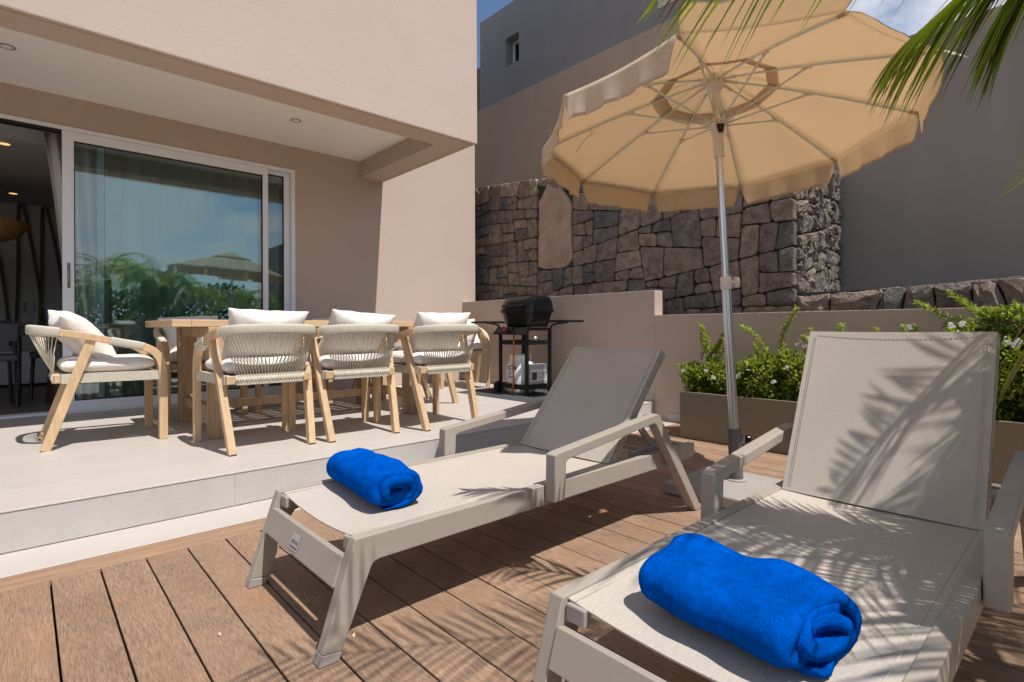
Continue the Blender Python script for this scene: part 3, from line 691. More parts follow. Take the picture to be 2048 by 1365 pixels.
shrub((4.25, .4, .34), 'largest shrub at the right edge with long arching shoots and white blooms',
      [(4.22, .36, .60, .26, .28, .27), (4.24, .1, .6, .26, .28, .28), (4.2, .50, .72, .15, .17, .17), (4.2, .34, .86, .15, .22, .14), (4.2, .12, .88, .16, .2, .15)],
      [[(4.24, .45, .76), (4.24, .55, .90), (4.24, .68, .97), (4.22, .80, 1.05)], [(4.24, .4, .8), (4.24, .48, .95), (4.24, .56, 1.03), (4.23, .64, 1.11)], [(4.24, .4, .8), (4.24, .52, .85), (4.23, .66, .90)],
       [(4.24, .3, .8), (4.24, .38, .95), (4.23, .47, 1.0)], [(4.24, .2, .8), (4.24, .26, .95), (4.23, .34, 1.02)], [(4.24, .2, .7), (4.24, .3, .88), (4.23, .4, .93)], [(4.22, .52, .7), (4.2, .6, .8), (4.19, .62, .88)], [(4.22, .55, .74), (4.2, .64, .74), (4.19, .68, .82)]],
      6000, 4, [(4.1, .60, .90), (4.1, .55, .905), (4.05, .36, .80), (4.05, .32, .79), (4.05, .3, .81)])

# ------------------------------------------------------------------ teak table with slatted top
tb = thing('teak_table', (1.7, 4.42, .17), 'long teak dining table with slatted top and trestle legs on the terrace', 'table')
X0, X1, Y0, Y1, ZT, ZB = .69, 2.72, 3.925, 4.915, .955, .908
for (a, b) in (((X0, Y0, ZB), (X0 + .11, Y1, ZT)), ((X1 - .11, Y0, ZB), (X1, Y1, ZT))): MB().box(a, b).build('end_board', M['teak_top'], tb, bevel=.004)
for (a, b) in (((X0 + .1105, Y0, ZB), (X1 - .1105, Y0 + .09, ZT)), ((X0 + .1105, Y1 - .09, ZB), (X1 - .1105, Y1, ZT))): MB().box(a, b).build('side_board', M['teak_top'], tb, bevel=.004)
ns = 8; yw = (Y1 - Y0 - .18)/ns
for i in range(ns): MB().box((X0 + .114, Y0 + .09 + i*yw + .0085, ZT - .014), (X1 - .114, Y0 + .09 + (i+1)*yw - .0085, ZT - .001)).build('slat', M['teak_top'], tb, bevel=.002)
for xx in (.86, 1.03, 1.2, 1.37, 1.54, 1.71, 1.88, 2.05, 2.22, 2.39, 2.52): MB().box((xx, Y0 + .1, ZT - .04), (xx + .045, Y1 - .1, ZT - .0145)).build('cross_batten', M['teak_leg'], tb)
for xx in (.955, 2.455):
    for yy in (3.965, 4.86):
        MB().prism([(xx - .05, .17), (xx + .05, .17), (xx + .062, ZB - .001), (xx - .062, ZB - .001)], 'y', yy - .05, yy + .05).build('leg', M['teak_leg'], tb, bevel=.005)
    MB().box((xx - .03, 4.016, .30), (xx + .03, 4.809, .37)).build('stretcher', M['teak_leg'], tb, bevel=.003)
    MB().box((xx - .045, 4.016, ZB - .07), (xx + .045, 4.809, ZB - .002)).build('top_rail', M['teak_leg'], tb, bevel=.003)
MB().box((.985, 4.39, .305), (2.425, 4.45, .365)).build('long_stretcher', M['teak_leg'], tb, bevel=.003)

# ------------------------------------------------------------------ rope armchairs
def pillow_mesh(w, h, th, seed, n=18, pinch=.10):
    r = random.Random(seed); m = MB(); idx = {}
    for side in (1, -1):
        for j in range(n + 1):
            for i in range(n + 1):
                u = -1 + 2*i/n; v = -1 + 2*j/n
                e = (1 - abs(u)**2.6)*(1 - abs(v)**2.6)
                edge = i in (0, n) or j in (0, n)
                if side == -1 and edge: continue
                x_ = u*w/2*(1 - pinch*(1 - v*v)*abs(u)**3*.9) ; z_ = v*h/2*(1 - pinch*(1 - u*u)*abs(v)**3*.9)
                y_ = side*th/2*max(0, e)**.55
                wr = mnoise.noise(Vector((x_*11 + seed, z_*11, side*3)))*.010 + mnoise.noise(Vector((x_*26 + seed, z_*30, side*5)))*.004
                rad = math.sin(math.atan2(v, u)*9 + seed)*.004*max(abs(u), abs(v))**2*(1 - (edge))
                idx[(side, i, j)] = len(m.v); m.v.append(Vector((x_, y_ + side*(wr + rad)*(0 if edge else 1), z_)))
    for side in (1, -1):
        g_ = lambda i, j: idx.get((side, i, j), idx.get((1, i, j)))
        for j in range(n):
            for i in range(n):
                q = (g_(i, j), g_(i+1, j), g_(i+1, j+1), g_(i, j+1)); m.f.append(q if side == -1 else q[::-1]); m.mi.append(0)
    return m
def make_chair():
    c = local(thing('rope_armchair', (0, 0, 0), 'x', 'chair', 'rope armchairs around the teak table'))
    half = [(-.281, .285, .50), (-.283, .25, .575), (-.284, .19, .612), (-.286, .05, .645), (-.284, -.10, .682), (-.268, -.22, .705), (-.225, -.30, .716), (-.15, -.345, .722), (0, -.358, .724)]
    full = half + [(-x_, y_, z_) for x_, y_, z_ in half[-2::-1]]
    P = smoothpath(full, 5); n = len(P)
    def seg(a, b): return P[int(a*(n-1)):int(b*(n-1)) + 1]
    for sx in (-1, 1):
        lg = smoothpath([(sx*.280, .300, 0), (sx*.280, .300, .2), (sx*.280, .300, .42), (sx*.281, .288, .515), (sx*.283, .25, .577), (sx*.284, .19, .612), (sx*.285, .14, .624)], 5)
        MB().sweep(lg, rect(.042, .048), up=(0, 1, .3)).build('leg', M['teak'], c, bevel=.004)
        MB().beam((sx*.228, -.29, 0), (sx*.272, -.075, .66), .042, .05, up=(0, 1, 0)).build('leg', M['teak'], c, bevel=.004)
        ar = [p for p in P if p.x*sx > .2 and -.235 < p.y < .15]
        ar.sort(key=lambda p: p.y)
        MB().sweep(ar, rect(.040, .042)).build('armrest', M['teak'], c, bevel=.004)
        wr = [p for p in P if p.x*sx > .2 and .02 < p.y < .205]; wr.sort(key=lambda p: p.y)
        MB().sweep(wr, rrect(.050, .052, .01, 2)).build('rope_sleeve', M['rope'], c, smooth=True, auto=50)
        MB().beam((sx*.272, .28, .425), (sx*.235, -.215, .425), .03, .058).build('seat_rail', M['rope'], c)
        for q in (-.29, .30):
            fx = .228 if q < 0 else .280
            MB().box((sx*fx - .019, q - .022, -.001), (sx*fx + .019, q + .022, .006)).build('foot_pad', M['rubber'], c)
    band = [p for p in P if p.y < -.20]
    MB().sweep(band, rrect(.034, .060, .012, 2)).build('back_rail', M['rope'], c, smooth=True, auto=50)
    MB().beam((-.26, .262, .425), (.26, .262, .425), .035, .05).build('seat_rail', M['teak'], c, bevel=.004)
    MB().beam((-.245, -.232, .425), (.245, -.232, .425), .03, .05).build('seat_rail', M['teak'], c, bevel=.004)
    MB().beam((-.19, -.232, .425), (.19, -.232, .425), .046, .060).build('rope_sleeve', M['rope'], c)
    st = MB(); nb_ = len(band); N_ = 25
    for k in range(N_):
        t_ = (k + .5)/N_; q = band[min(int(t_*(nb_-1)), nb_-1)]; q = band[int(t_*(nb_-1))].lerp(band[min(int(t_*(nb_-1))+1, nb_-1)], t_*(nb_-1)-int(t_*(nb_-1)))
        bx = (t_-.5)*.40
        e = Vector((bx, -.249, .452))
        st.tube([q + Vector((0, -.002, -.02)), (q*.45 + e*.55) + Vector((0, -.010, 0)), e], .0030, 6)
        e2 = Vector((bx + .5/N_*.40, -.246, .50))
        if k < N_-1: st.tube([q.lerp(e, .55) + Vector((.3*.40/N_, .006, 0)), e2, Vector((bx + .8/N_*.40, -.25, .45))], .0026, 5)
        for s_ in (-1, 1): st.tube([e, Vector((bx + s_*.006, -.259, .425)), Vector((bx + s_*.004, -.252, .396))], .0034, 5)
    st.build('rope_back', M['strand'], c, smooth=True)
    webs = MB(); webs.box((-.235, -.21, .435), (.235, .245, .447)); webs.build('seat_webbing', M['strand'], c)
    # seat cushion
    m = MB(); nx, ny = 16, 16; w_, d_, h_ = .505, .50, .104
    idx = {}
    def cp(u, v, s_):
        e = (1 - abs(u)**5)*(1 - abs(v)**5)
        zz_ = .500 + s_*(h_/2)*(.30 + .70*max(0, e)**.35) + (mnoise.noise(Vector((u*2.2, v*2.2, s_)))*.006 if s_ > 0 else 0)
        return Vector((u*w_/2*(1 - .03*abs(v)**4), .025 + v*d_/2*(1 - .03*abs(u)**4), zz_))
    for s_ in (1, -1):
        for j in range(ny+1):
            for i in range(nx+1): idx[(s_, i, j)] = len(m.v); m.v.append(cp(-1+2*i/nx, -1+2*j/ny, s_))
    for s_ in (1, -1):
        for j in range(ny):
            for i in range(nx):
                q = (idx[(s_, i, j)], idx[(s_, i+1, j)], idx[(s_, i+1, j+1)], idx[(s_, i, j+1)]); m.f.append(q if s_ > 0 else q[::-1]); m.mi.append(0)
    for i in range(nx):
        for j in (0, ny):
            q = (idx[(1, i, j)], idx[(1, i+1, j)], idx[(-1, i+1, j)], idx[(-1, i, j)]); m.f.append(q if j else q[::-1]); m.mi.append(0)
    for j in range(ny):
        for i in (0, nx):
            q = (idx[(1, i, j)], idx[(1, i, j+1)], idx[(-1, i, j+1)], idx[(-1, i, j)]); m.f.append(q[::-1] if i else q); m.mi.append(0)
    so = m.build('seat_cushion', M['cushion'], c, smooth=True)
    so.modifiers.new('soft', 'SUBSURF').render_levels = 1
    po = pillow_mesh(.50, .46, .19, 3.3, pinch=.17).build('back_pillow', M['cushion'], c, smooth=True)
    po.location = (0, -.10, .668); po.rotation_euler = (R(38), R(1.5), 0)
    po.modifiers.new('soft', 'SUBSURF').render_levels = 1
    return c
proto = make_chair()
NEAR = 'rope armchair seen from behind at the near table side, '
chairs = [
 (1.110, 3.635, 0.00, 0, NEAR + 'first from the left'),
 (1.690, 3.590, -.03, 2.5, NEAR + 'the middle one'),
 (2.325, 3.505, .03, -2, NEAR + 'the right one'),
 (.385, 4.460, R(-90), 4, 'rope armchair at the left end of the table before the open door'),
 (2.810, 4.445, R(90), -3, 'rope armchair at the right end of the table, mostly hidden by another'),
 (1.110, 5.205, R(180), 2, 'rope armchair on the far side of the table beside the glass door, first from left'),
 (1.770, 5.190, R(181), -2, 'rope armchair on the far side of the table, middle of three'),
 (2.430, 5.215, R(179), 1, 'rope armchair on the far side of the table against the plain wall'),
 (4.125, 5.470, R(150), 3, 'spare rope armchair in the corner beside the boundary wall'),
]
for i, (x_, y_, rz, tilt, lab) in enumerate(chairs):
    c = proto if i == 0 else copy_tree(proto)
    c.location = (x_, y_, .17); c.rotation_euler = (0, 0, rz); c['label'] = lab
    for ch in c.children:
        if ch.name.startswith('back_pillow') and i:
            ch.rotation_euler = (R(38 + tilt*.8), R(1.5 + tilt), R(tilt*1.4)); ch.location.x += tilt*.004

# ------------------------------------------------------------------ barbecue on its mat
mt = tag(MB().box((3.62, 3.75, .1705), (4.55, 4.92, .176)).build('outdoor_mat', M['mat'], off=(4.1, 4.3, .17)), 'dark grey outdoor mat under the barbecue', 'mat')
gr = thing('gas_barbecue', (4.1, 4.29, .176), 'black gas barbecue on a wheeled stand with two side shelves', 'barbecue')
GX0, GX1, GY0, GY1 = 3.93, 4.28, 4.085, 4.505
for (a, b, z0) in ((GX0, GY0, .176), (GX1, GY0, .176), (GX0, GY1, .23), (GX1, GY1, .23)):
    MB().box((a - .016, b - .016, z0), (a + .016, b + .016, .90)).build('leg', M['blackmetal'], gr, bevel=.003)
for z0, z1 in ((.715, .762), (.238, .29)):
    for (a, b) in (((GX0 - .012, GY0 + .017, z0), (GX0 + .012, GY1 - .017, z1)), ((GX1 - .012, GY0 + .017, z0), (GX1 + .012, GY1 - .017, z1)), ((GX0 + .017, GY0 - .012, z0), (GX1 - .017, GY0 + .012, z1)), ((GX0 + .017, GY1 - .012, z0), (GX1 - .017, GY1 + .012, z1))):
        MB().box(a, b).build('crossbar', M['blackmetal'], gr, bevel=.002)
MB().box((GX0 + .017, GY0 - .012, .865), (GX1 - .017, GY0 + .012, .90)).build('crossbar', M['blackmetal'], gr)
MB().box((GX0 + .012, GY0 + .012, .277), (GX1 - .012, GY1 - .30, .283)).build('bottom_shelf', M['blackmetal'], gr)
for yy, s_ in ((GY1 + .035, 1),):
    for xx in (GX0 + .0, GX1):
        wv = MB().lathe([(.035, -.018), (.062, -.018), (.066, -.010), (.066, .010), (.062, .018), (.035, .018)], (xx, yy, .243), (0, 1, 0), 24).build('wheel', M['rubber'], gr, smooth=True, auto=40)
        MB().lathe([(.0, -.021), (.012, -.021), (.034, -.014), (.034, .014), (.012, .02), (0, .02)], (xx, yy, .243), (0, 1, 0), 16).build('hub', M['blackmetal'], wv)
        MB().lathe([(0, -.026), (.007, -.026), (.007, -.021)], (xx, yy, .243), (0, 1, 0), 10).build('axle_cap', M['tin'], wv)
def loft(secs, name, m, parent, seg=28, expo=5, **kw):
    mb = MB(); k = seg
    for (cx, cy, hx, hy, z) in secs:
        for i in range(k):
            t_ = 2*math.pi*i/k; ct, st_ = math.cos(t_), math.sin(t_)
            f_ = (abs(ct)**expo + abs(st_)**expo)**(-1/expo); mb.v.append(Vector((cx + hx*ct*f_, cy + hy*st_*f_, z)))
    for j in range(len(secs)-1):
        for i in range(k): mb.f.append((j*k+i, j*k+(i+1) % k, (j+1)*k+(i+1) % k, (j+1)*k+i)); mb.mi.append(0)
    mb.f.append(tuple(range(k-1, -1, -1))); mb.mi.append(0); mb.f.append(tuple(range((len(secs)-1)*k, len(secs)*k))); mb.mi.append(0)
    return mb.build(name, m, parent, smooth=True, auto=38, **kw)
gx, gy = 4.105, 4.265
loft([(gx, gy, .150, .205, .905), (gx, gy, .160, .215, .93), (gx, gy, .178, .24, 1.03), (gx, gy, .186, .252, 1.062), (gx, gy, .198, .268, 1.064), (gx, gy, .198, .268, 1.075)], 'firebox', M['black'], gr, expo=7)
loft([(gx, gy, .200, .272, 1.0765), (gx, gy, .200, .272, 1.088), (gx, gy, .192, .262, 1.092), (gx + .005, gy, .188, .258, 1.14), (gx + .012, gy, .172, .246, 1.19), (gx + .022, gy, .145, .225, 1.228), (gx + .03, gy, .10, .18, 1.250), (gx + .032, gy, .04, .10, 1.256)], 'lid', M['black'], gr, expo=7)
m = MB(); m.tube(smoothpath([(gx - .185, gy - .15, 1.135), (gx - .225, gy - .15, 1.135), (gx - .232, gy - .12, 1.135), (gx - .232, gy + .12, 1.135), (gx - .225, gy + .15, 1.135), (gx - .185, gy + .15, 1.135)], 5), .011, 10); m.build('lid_handle', M['black'], gr, smooth=True)
for (y0, y1, b_) in ((4.70, 5.07, 1), (3.575, 3.87, -1)):
    MB().box((gx - .15, y0, .952), (gx + .15, y1, .975)).build('side_shelf', M['blackmetal'], gr, bevel=.004)
    ye = y0 if b_ > 0 else y1
    for xx in (GX0, GX1):
        MB().tube(smoothpath([(xx, GY1 if b_ > 0 else GY0, .86), (xx, (GY1 + .05) if b_ > 0 else (GY0 - .05), .93), (xx, ye + b_*.05, .955)], 4), .011, 8).build('shelf_bracket', M['blackmetal'], gr)
MB().prism([(GX0 - .02, .905), (GX0 - .085, .835), (GX0 - .085, .822), (GX0 - .01, .822), (GX0 + .0, .905)], 'y', 4.04, 4.535).build('control_panel', M['blackmetal'], gr, bevel=.003)
pn = Vector((-.07, 0, .065)).normalized()
for yy in (4.245, 4.315):
    MB().lathe([(.026, 0), (.026, .008), (.018, .012), (.016, .034), (.010, .036), (0, .036)], (GX0 - .054, yy, .870), pn, 16).build('knob', M['black'], gr, smooth=True, auto=40)
MB().lathe([(.012, 0), (.012, .012), (.007, .014), (.006, .024), (0, .024)], (GX0 - .052, 4.385, .872), pn, 12).build('igniter_button', M['red'], gr, smooth=True, auto=40)
# gas bottle (world), carton, cup, hose
gb = thing('gas_bottle', (4.10, 4.36, .176), 'white plastic gas bottle with blue emblem standing inside the barbecue frame', 'gas bottle')
loft([(4.10, 4.36, .125, .125, .178), (4.10, 4.36, .15, .15, .20), (4.10, 4.36, .155, .155, .30), (4.10, 4.36, .150, .150, .42), (4.10, 4.36, .135, .135, .49), (4.10, 4.36, .118, .118, .53)], 'bottle_body', M['white'], gb, expo=2.6)
m = MB()
for a0, a1 in ((110, 250), (-60, 60)):
    pts = [(4.10 + .112*math.cos(R(a0 + (a1-a0)*i/10)), 4.36 + .112*math.sin(R(a0 + (a1-a0)*i/10)), .56) for i in range(11)]
    m.sweep(pts, rect(.014, .08))
m.build('collar', M['white'], gb, bevel=.004)
MB().lathe([(.03, .53), (.03, .565), (.018, .57), (.018, .60), (0, .60)], (4.10, 4.36, 0), seg=14).build('valve', M['tin'], gb, smooth=True, auto=40)
def patch(pts, name, m_, parent):
    # printed patch wrapped 1 mm proud on the bottle front (-x side)
    mb = MB(); vs = []
    for (yo, z) in pts:
        rr = .1562 if z < .3 else .1562 - .005*(z-.3)/.12 if z < .42 else .1512 - .015*(z-.42)/.07
        a = yo/rr; e = 2.6; ct, s2 = -math.cos(a), math.sin(a); f_ = (abs(ct)**e + abs(s2)**e)**(-1/e)
        vs.append((4.10 + rr*1.004*ct*f_ - .0012, 4.36 + rr*1.004*s2*f_, z))
    mb.add(vs, [tuple(range(len(vs)))]); return mb.build(name, m_, parent)
patch([(.065*math.cos(t_*.5236) - .01, .475 - .018 + .03*max(-.6, math.sin(t_*.5236))) for t_ in range(12)][::-1], 'blue_badge', M['blue'], gb)
for P in ([(.035, .425), (.0, .405), (-.005, .395), (.01, .40)], [(-.03, .43), (.0, .405), (.004, .395), (-.012, .41)], [(.0, .405), (.03, .375), (.02, .375), (-.004, .395)]): patch(P, 'bird_emblem', M['blue'], gb)
for k in range(5):
    w_ = .009; y_ = .026 - k*.013; patch([(y_ - w_/2, .352), (y_ + w_/2, .352), (y_ + w_/2, .366), (y_ - w_/2, .366)], 'lettering', M['blue'], gb)
rr_ = random.Random(5)
for k in range(22):
    y_ = .07 - (k % 8)*.02; z_ = .245 + (k//8)*.022 + rr_.uniform(0, .006); patch([(y_ - .004, z_), (y_ + .004, z_), (y_ + .004, z_ + .009), (y_ - .004, z_ + .009)], 'spot', M['yellow'] if k > 7 else M['ink'], gb)
bx = thing('carton', (4.13, 4.16, .284), 'grey printed carton on the barbecue bottom shelf', 'carton')
MB().box((4.0, 4.105, .286), (4.262, 4.19, .505)).build('box', M['foil'], bx, bevel=.004)
MB().box((4.02, 4.1035, .325), (4.25, 4.1045, .445)).build('print_panel', M['print'], bx)
MB().box((4.025, 4.1022, .335), (4.10, 4.1030, .42)).build('photo_print', M['ink'], bx)
for k in range(4): MB().box((4.118 + k*.033, 4.1022, .34), (4.138 + k*.033, 4.1030, .425)).build('text_block', M['foil'], bx)
tag(MB().lathe([(.026, .763), (.03, .80), (.028, .80), (.024, .766), (0, .766)], (4.05, 4.085, 0), seg=18).build('tin_cup', M['tin'], smooth=True, off=(4.05, 4.085, .763)), 'small tin cup resting on the barbecue crossbar', 'cup')
hz = MB().tube(smoothpath([(3.96, 4.30, .835), (3.93, 4.285, .79), (3.915, 4.265, .70), (3.915, 4.275, .55), (3.918, 4.28, .40), (3.915, 4.278, .28), (3.90, 4.29, .195), (3.93, 4.33, .183)], 6), .011, 8)
tag(hz.build('gas_hose', M['orange'], smooth=True, off=(3.92, 4.28, .176)), 'orange gas hose hanging from the barbecue panel', 'hose')

# ------------------------------------------------------------------ sun loungers (local: x along, foot at x=0)
def make_lounger(name, loc, label, hinge, top):
    L = local(thing(name, loc, label, 'sun lounger', 'sun loungers on the deck'))
    H = .312
    for s_ in (-1, 1):
        yo, yi = s_*.315, s_*.283
        MB().prism([(.102, H), (1.925, H), (1.925, .252), (1.86, .24), (.176, .238), (.160, .234), (.150, .222), (.064, .022), (.008, .03)], 'y', yo, s_*.279).build('side_frame', M['alu'], L, bevel=.003)
        MB().prism([(-.001, 0), (.055, 0), (.0625, .0215), (.0075, .0295)], 'y', s_*.317, s_*.274).build('foot_cap', M['alu_foot'], L, bevel=.002)
        MB().box((.112, s_*.262, .258), (1.27, s_*.282, .296)).build('sling_rail', M['alu'], L, bevel=.003)
        # armrest frame : post, arm, rear leg as one bent bar
        a0, a1 = s_*.365, s_*.318
        MB().prism([(.845, .258), (.905, .258), (.912, .395), (.925, .404), (1.488, .466), (1.505, .46), (1.845, 0), (1.905, 0), (1.535, .498), (1.515, .506), (.865, .434), (.850, .428)], 'y', a0, a1).build('armrest', M['alu'], L, bevel=.004)
        MB().box((1.22, s_*.262, .25), (1.925, s_*.282, .285)).build('rear_runner', M['alu'], L, bevel=.003)
    MB().box((1.885, -.282, .25), (1.924, .282, .305)).build('rear_bar', M['alu'], L, bevel=.003)
    cb = MB(); n_ = Vector((-.95, 0, .31))
    cb.prism([(.053, .180), (.078, .174), (.106, .252), (.081, .260)], 'y', -.278, .278); cbo = cb.build('front_bar', M['alu'], L, bevel=.003)
    # sticker with lettering
    q0 = Vector((.0573, .01, .193)); up = (Vector((.081, 0, .260)) - Vector((.053, 0, .180))).normalized(); nn = Vector((-up.z, 0, up.x))
    st = MB(); o0 = q0 + nn*.0012
    st.add([o0 + Vector((0, .045, 0)), o0 + Vector((0, -.015, 0)), o0 + Vector((0, -.015, 0)) + up*.05, o0 + Vector((0, .045, 0)) + up*.05], [(0, 1, 2, 3)])
    sto = st.build('sticker', M['label'], cbo)
    fc = bpy.data.curves.new('lettering', 'FONT'); fc.body = 'oh\u00b7va'; fc.size = .022; fc.align_x = 'CENTER'; fc.extrude = .0002; fc.materials.append(M['ink'])
    tmp = bpy.data.objects.new('tmp_text', fc); COL.objects.link(tmp); bpy.context.view_layer.update()
    fme = bpy.data.meshes.new_from_object(tmp.evaluated_get(bpy.context.evaluated_depsgraph_get())); bpy.data.objects.remove(tmp)
    ft = bpy.data.objects.new('lettering', fme); COL.objects.link(ft); ft.parent = cbo
    xa = Vector((0, -1, 0)); ft.matrix_local = Matrix.Translation(o0 + nn*.0006 + Vector((0, .015, 0)) + up*.018) @ Matrix((xa, up, nn)).transposed().to_4x4()
    ln = MB(); o1 = o0 + nn*.0006
    ln.add([o1 + Vector((0, .043, 0)) + up*.006, o1 + Vector((0, -.013, 0)) + up*.006, o1 + Vector((0, -.013, 0)) + up*.0095, o1 + Vector((0, .043, 0)) + up*.0095], [(0, 1, 2, 3)])
    ln.build('printed_line', M['ink'], cbo)
    # seat sling, sagging sheet with thickness
    def sheet(P0, P1, Wd, sag, nrm, nx=16, ny=14, th=.004, endsag=0.):
        mb = MB(); P0 = Vector(P0); P1 = Vector(P1); nrm = Vector(nrm).normalized()
        for j in range(ny+1):
            for i in range(nx+1):
                a = i/nx; b = -1 + 2*j/ny
                d = sag*(1-b*b)*(.55 + .45*math.sin(math.pi*a)) + endsag*(1-b*b)*max(0, 1-a*6)
                mb.v.append(P0.lerp(P1, a) + Vector((0, b*Wd/2, 0)) - nrm*d)
        nv = len(mb.v)
        for v in list(mb.v): mb.v.append(v - nrm*th)
        I = lambda i, j, o=0: j*(nx+1)+i+o
        for j in range(ny):
            for i in range(nx):
                mb.f.append((I(i, j), I(i+1, j), I(i+1, j+1), I(i, j+1))); mb.mi.append(0); mb.f.append((I(i, j, nv), I(i, j+1, nv), I(i+1, j+1, nv), I(i+1, j, nv))); mb.mi.append(0)
        for i in range(nx):
            for j, fl in ((0, 0), (ny, 1)):
                q = (I(i, j), I(i, j, nv), I(i+1, j, nv), I(i+1, j)); mb.f.append(q if not fl else q[::-1]); mb.mi.append(0)
        for j in range(ny):
            for i, fl in ((0, 1), (nx, 0)):
                q = (I(i, j), I(i, j, nv), I(i, j+1, nv), I(i, j+1)); mb.f.append(q if not fl else q[::-1]); mb.mi.append(0)
        return mb
    so = sheet((.118, 0, .3065), (hinge[0] + .035, 0, .3065), .556, .012, (0, 0, 1), endsag=.012).build('seat_sling', M['sling'], L, smooth=True, auto=50)
    for s_ in (-1, 1):
        MB().box((.12, s_*.258 - .0008, .305), (hinge[0] - .02, s_*.258 + .0008, .3071)).build('seam', M['stitch'], so)
    hv = Vector((hinge[0] - .006, 0, hinge[1] - .012)); tv = Vector((top[0], 0, top[1])); d = (tv - hv).normalized(); nb2 = Vector((-d.z, 0, d.x))
    bo = sheet(hv + nb2*.012, tv + nb2*.012, .552, .010, nb2, th=.004).build('back_sling', M['sling'], L, smooth=True, auto=50)
    sm = MB(); Lb = (tv - hv).length
    for s_ in (-1, 1):
        for yo in (.256, .249):
            for k in range(46):
                a = hv + nb2*.0132 + d*(.02 + (Lb-.04)*k/46); b = a + d*.0085
                sm.sweep([a + Vector((0, s_*yo, -0)), b + Vector((0, s_*yo, 0))], rect(.0016, .0016), up=nb2)
    for k in range(38):
        yv = -.25 + .5*k/38; a = tv + nb2*.0132 - d*.014
        sm.sweep([a + Vector((0, yv, 0)), a + Vector((0, yv + .008, 0))], rect(.0016, .0016), up=nb2)
    sm.build('seam', M['stitch'], bo)
    fb = MB()
    for s_ in (-1, 1): fb.beam(hv - nb2*.012 + Vector((0, s_*.268, 0)), tv - nb2*.012 + Vector((0, s_*.268, 0)), .024, .034, up=nb2)
    fb.beam(tv - nb2*.012 - d*.012 + Vector((0, -.255, 0)), tv - nb2*.012 - d*.012 + Vector((0, .255, 0)), .024, .030, up=nb2)
    fb.beam(hv - nb2*.012 + d*.012 + Vector((0, -.255, 0)), hv - nb2*.012 + d*.012 + Vector((0, .255, 0)), .024, .030, up=nb2)
    fb.build('back_frame', M['alu'], L, bevel=.004)
    mid = hv + d*(Lb*.45) - nb2*.035
    for s_ in (-1, 1):
        e = Vector((min(hinge[0] + .42, 1.80), s_*.235, .285)); MB().beam(mid + Vector((0, s_*.235, 0)), e, .016, .030, up=(1, 0, 0)).build('prop_strut', M['alu'], L, bevel=.002)
    MB().beam((min(hinge[0] + .42, 1.80), -.25, .283), (min(hinge[0] + .42, 1.80), .25, .283), .02, .02).build('prop_bar', M['alu'], L)
    for s_ in (-1, 1): MB().box((1.46, s_*.245, .285), (1.72, s_*.262, .33)).build('ratchet', M['alu_foot'], L, bevel=.003)
    for s_ in (-1, 1): MB().box((.108, s_*.225, .262), (.13, s_*.276, .300)).build('corner_cap', M['alu_foot'], L, bevel=.004)
    return L
make_lounger('sun_lounger', (.57, 1.695, .001), 'taupe sun lounger beside the terrace step with its back half reclined', (1.29, .315), (1.70, .779))
make_lounger('sun_lounger', (.752, .500, .001), 'taupe sun lounger with its back raised steeply, dappled in palm shade', (1.282, .315), (1.563, .868))

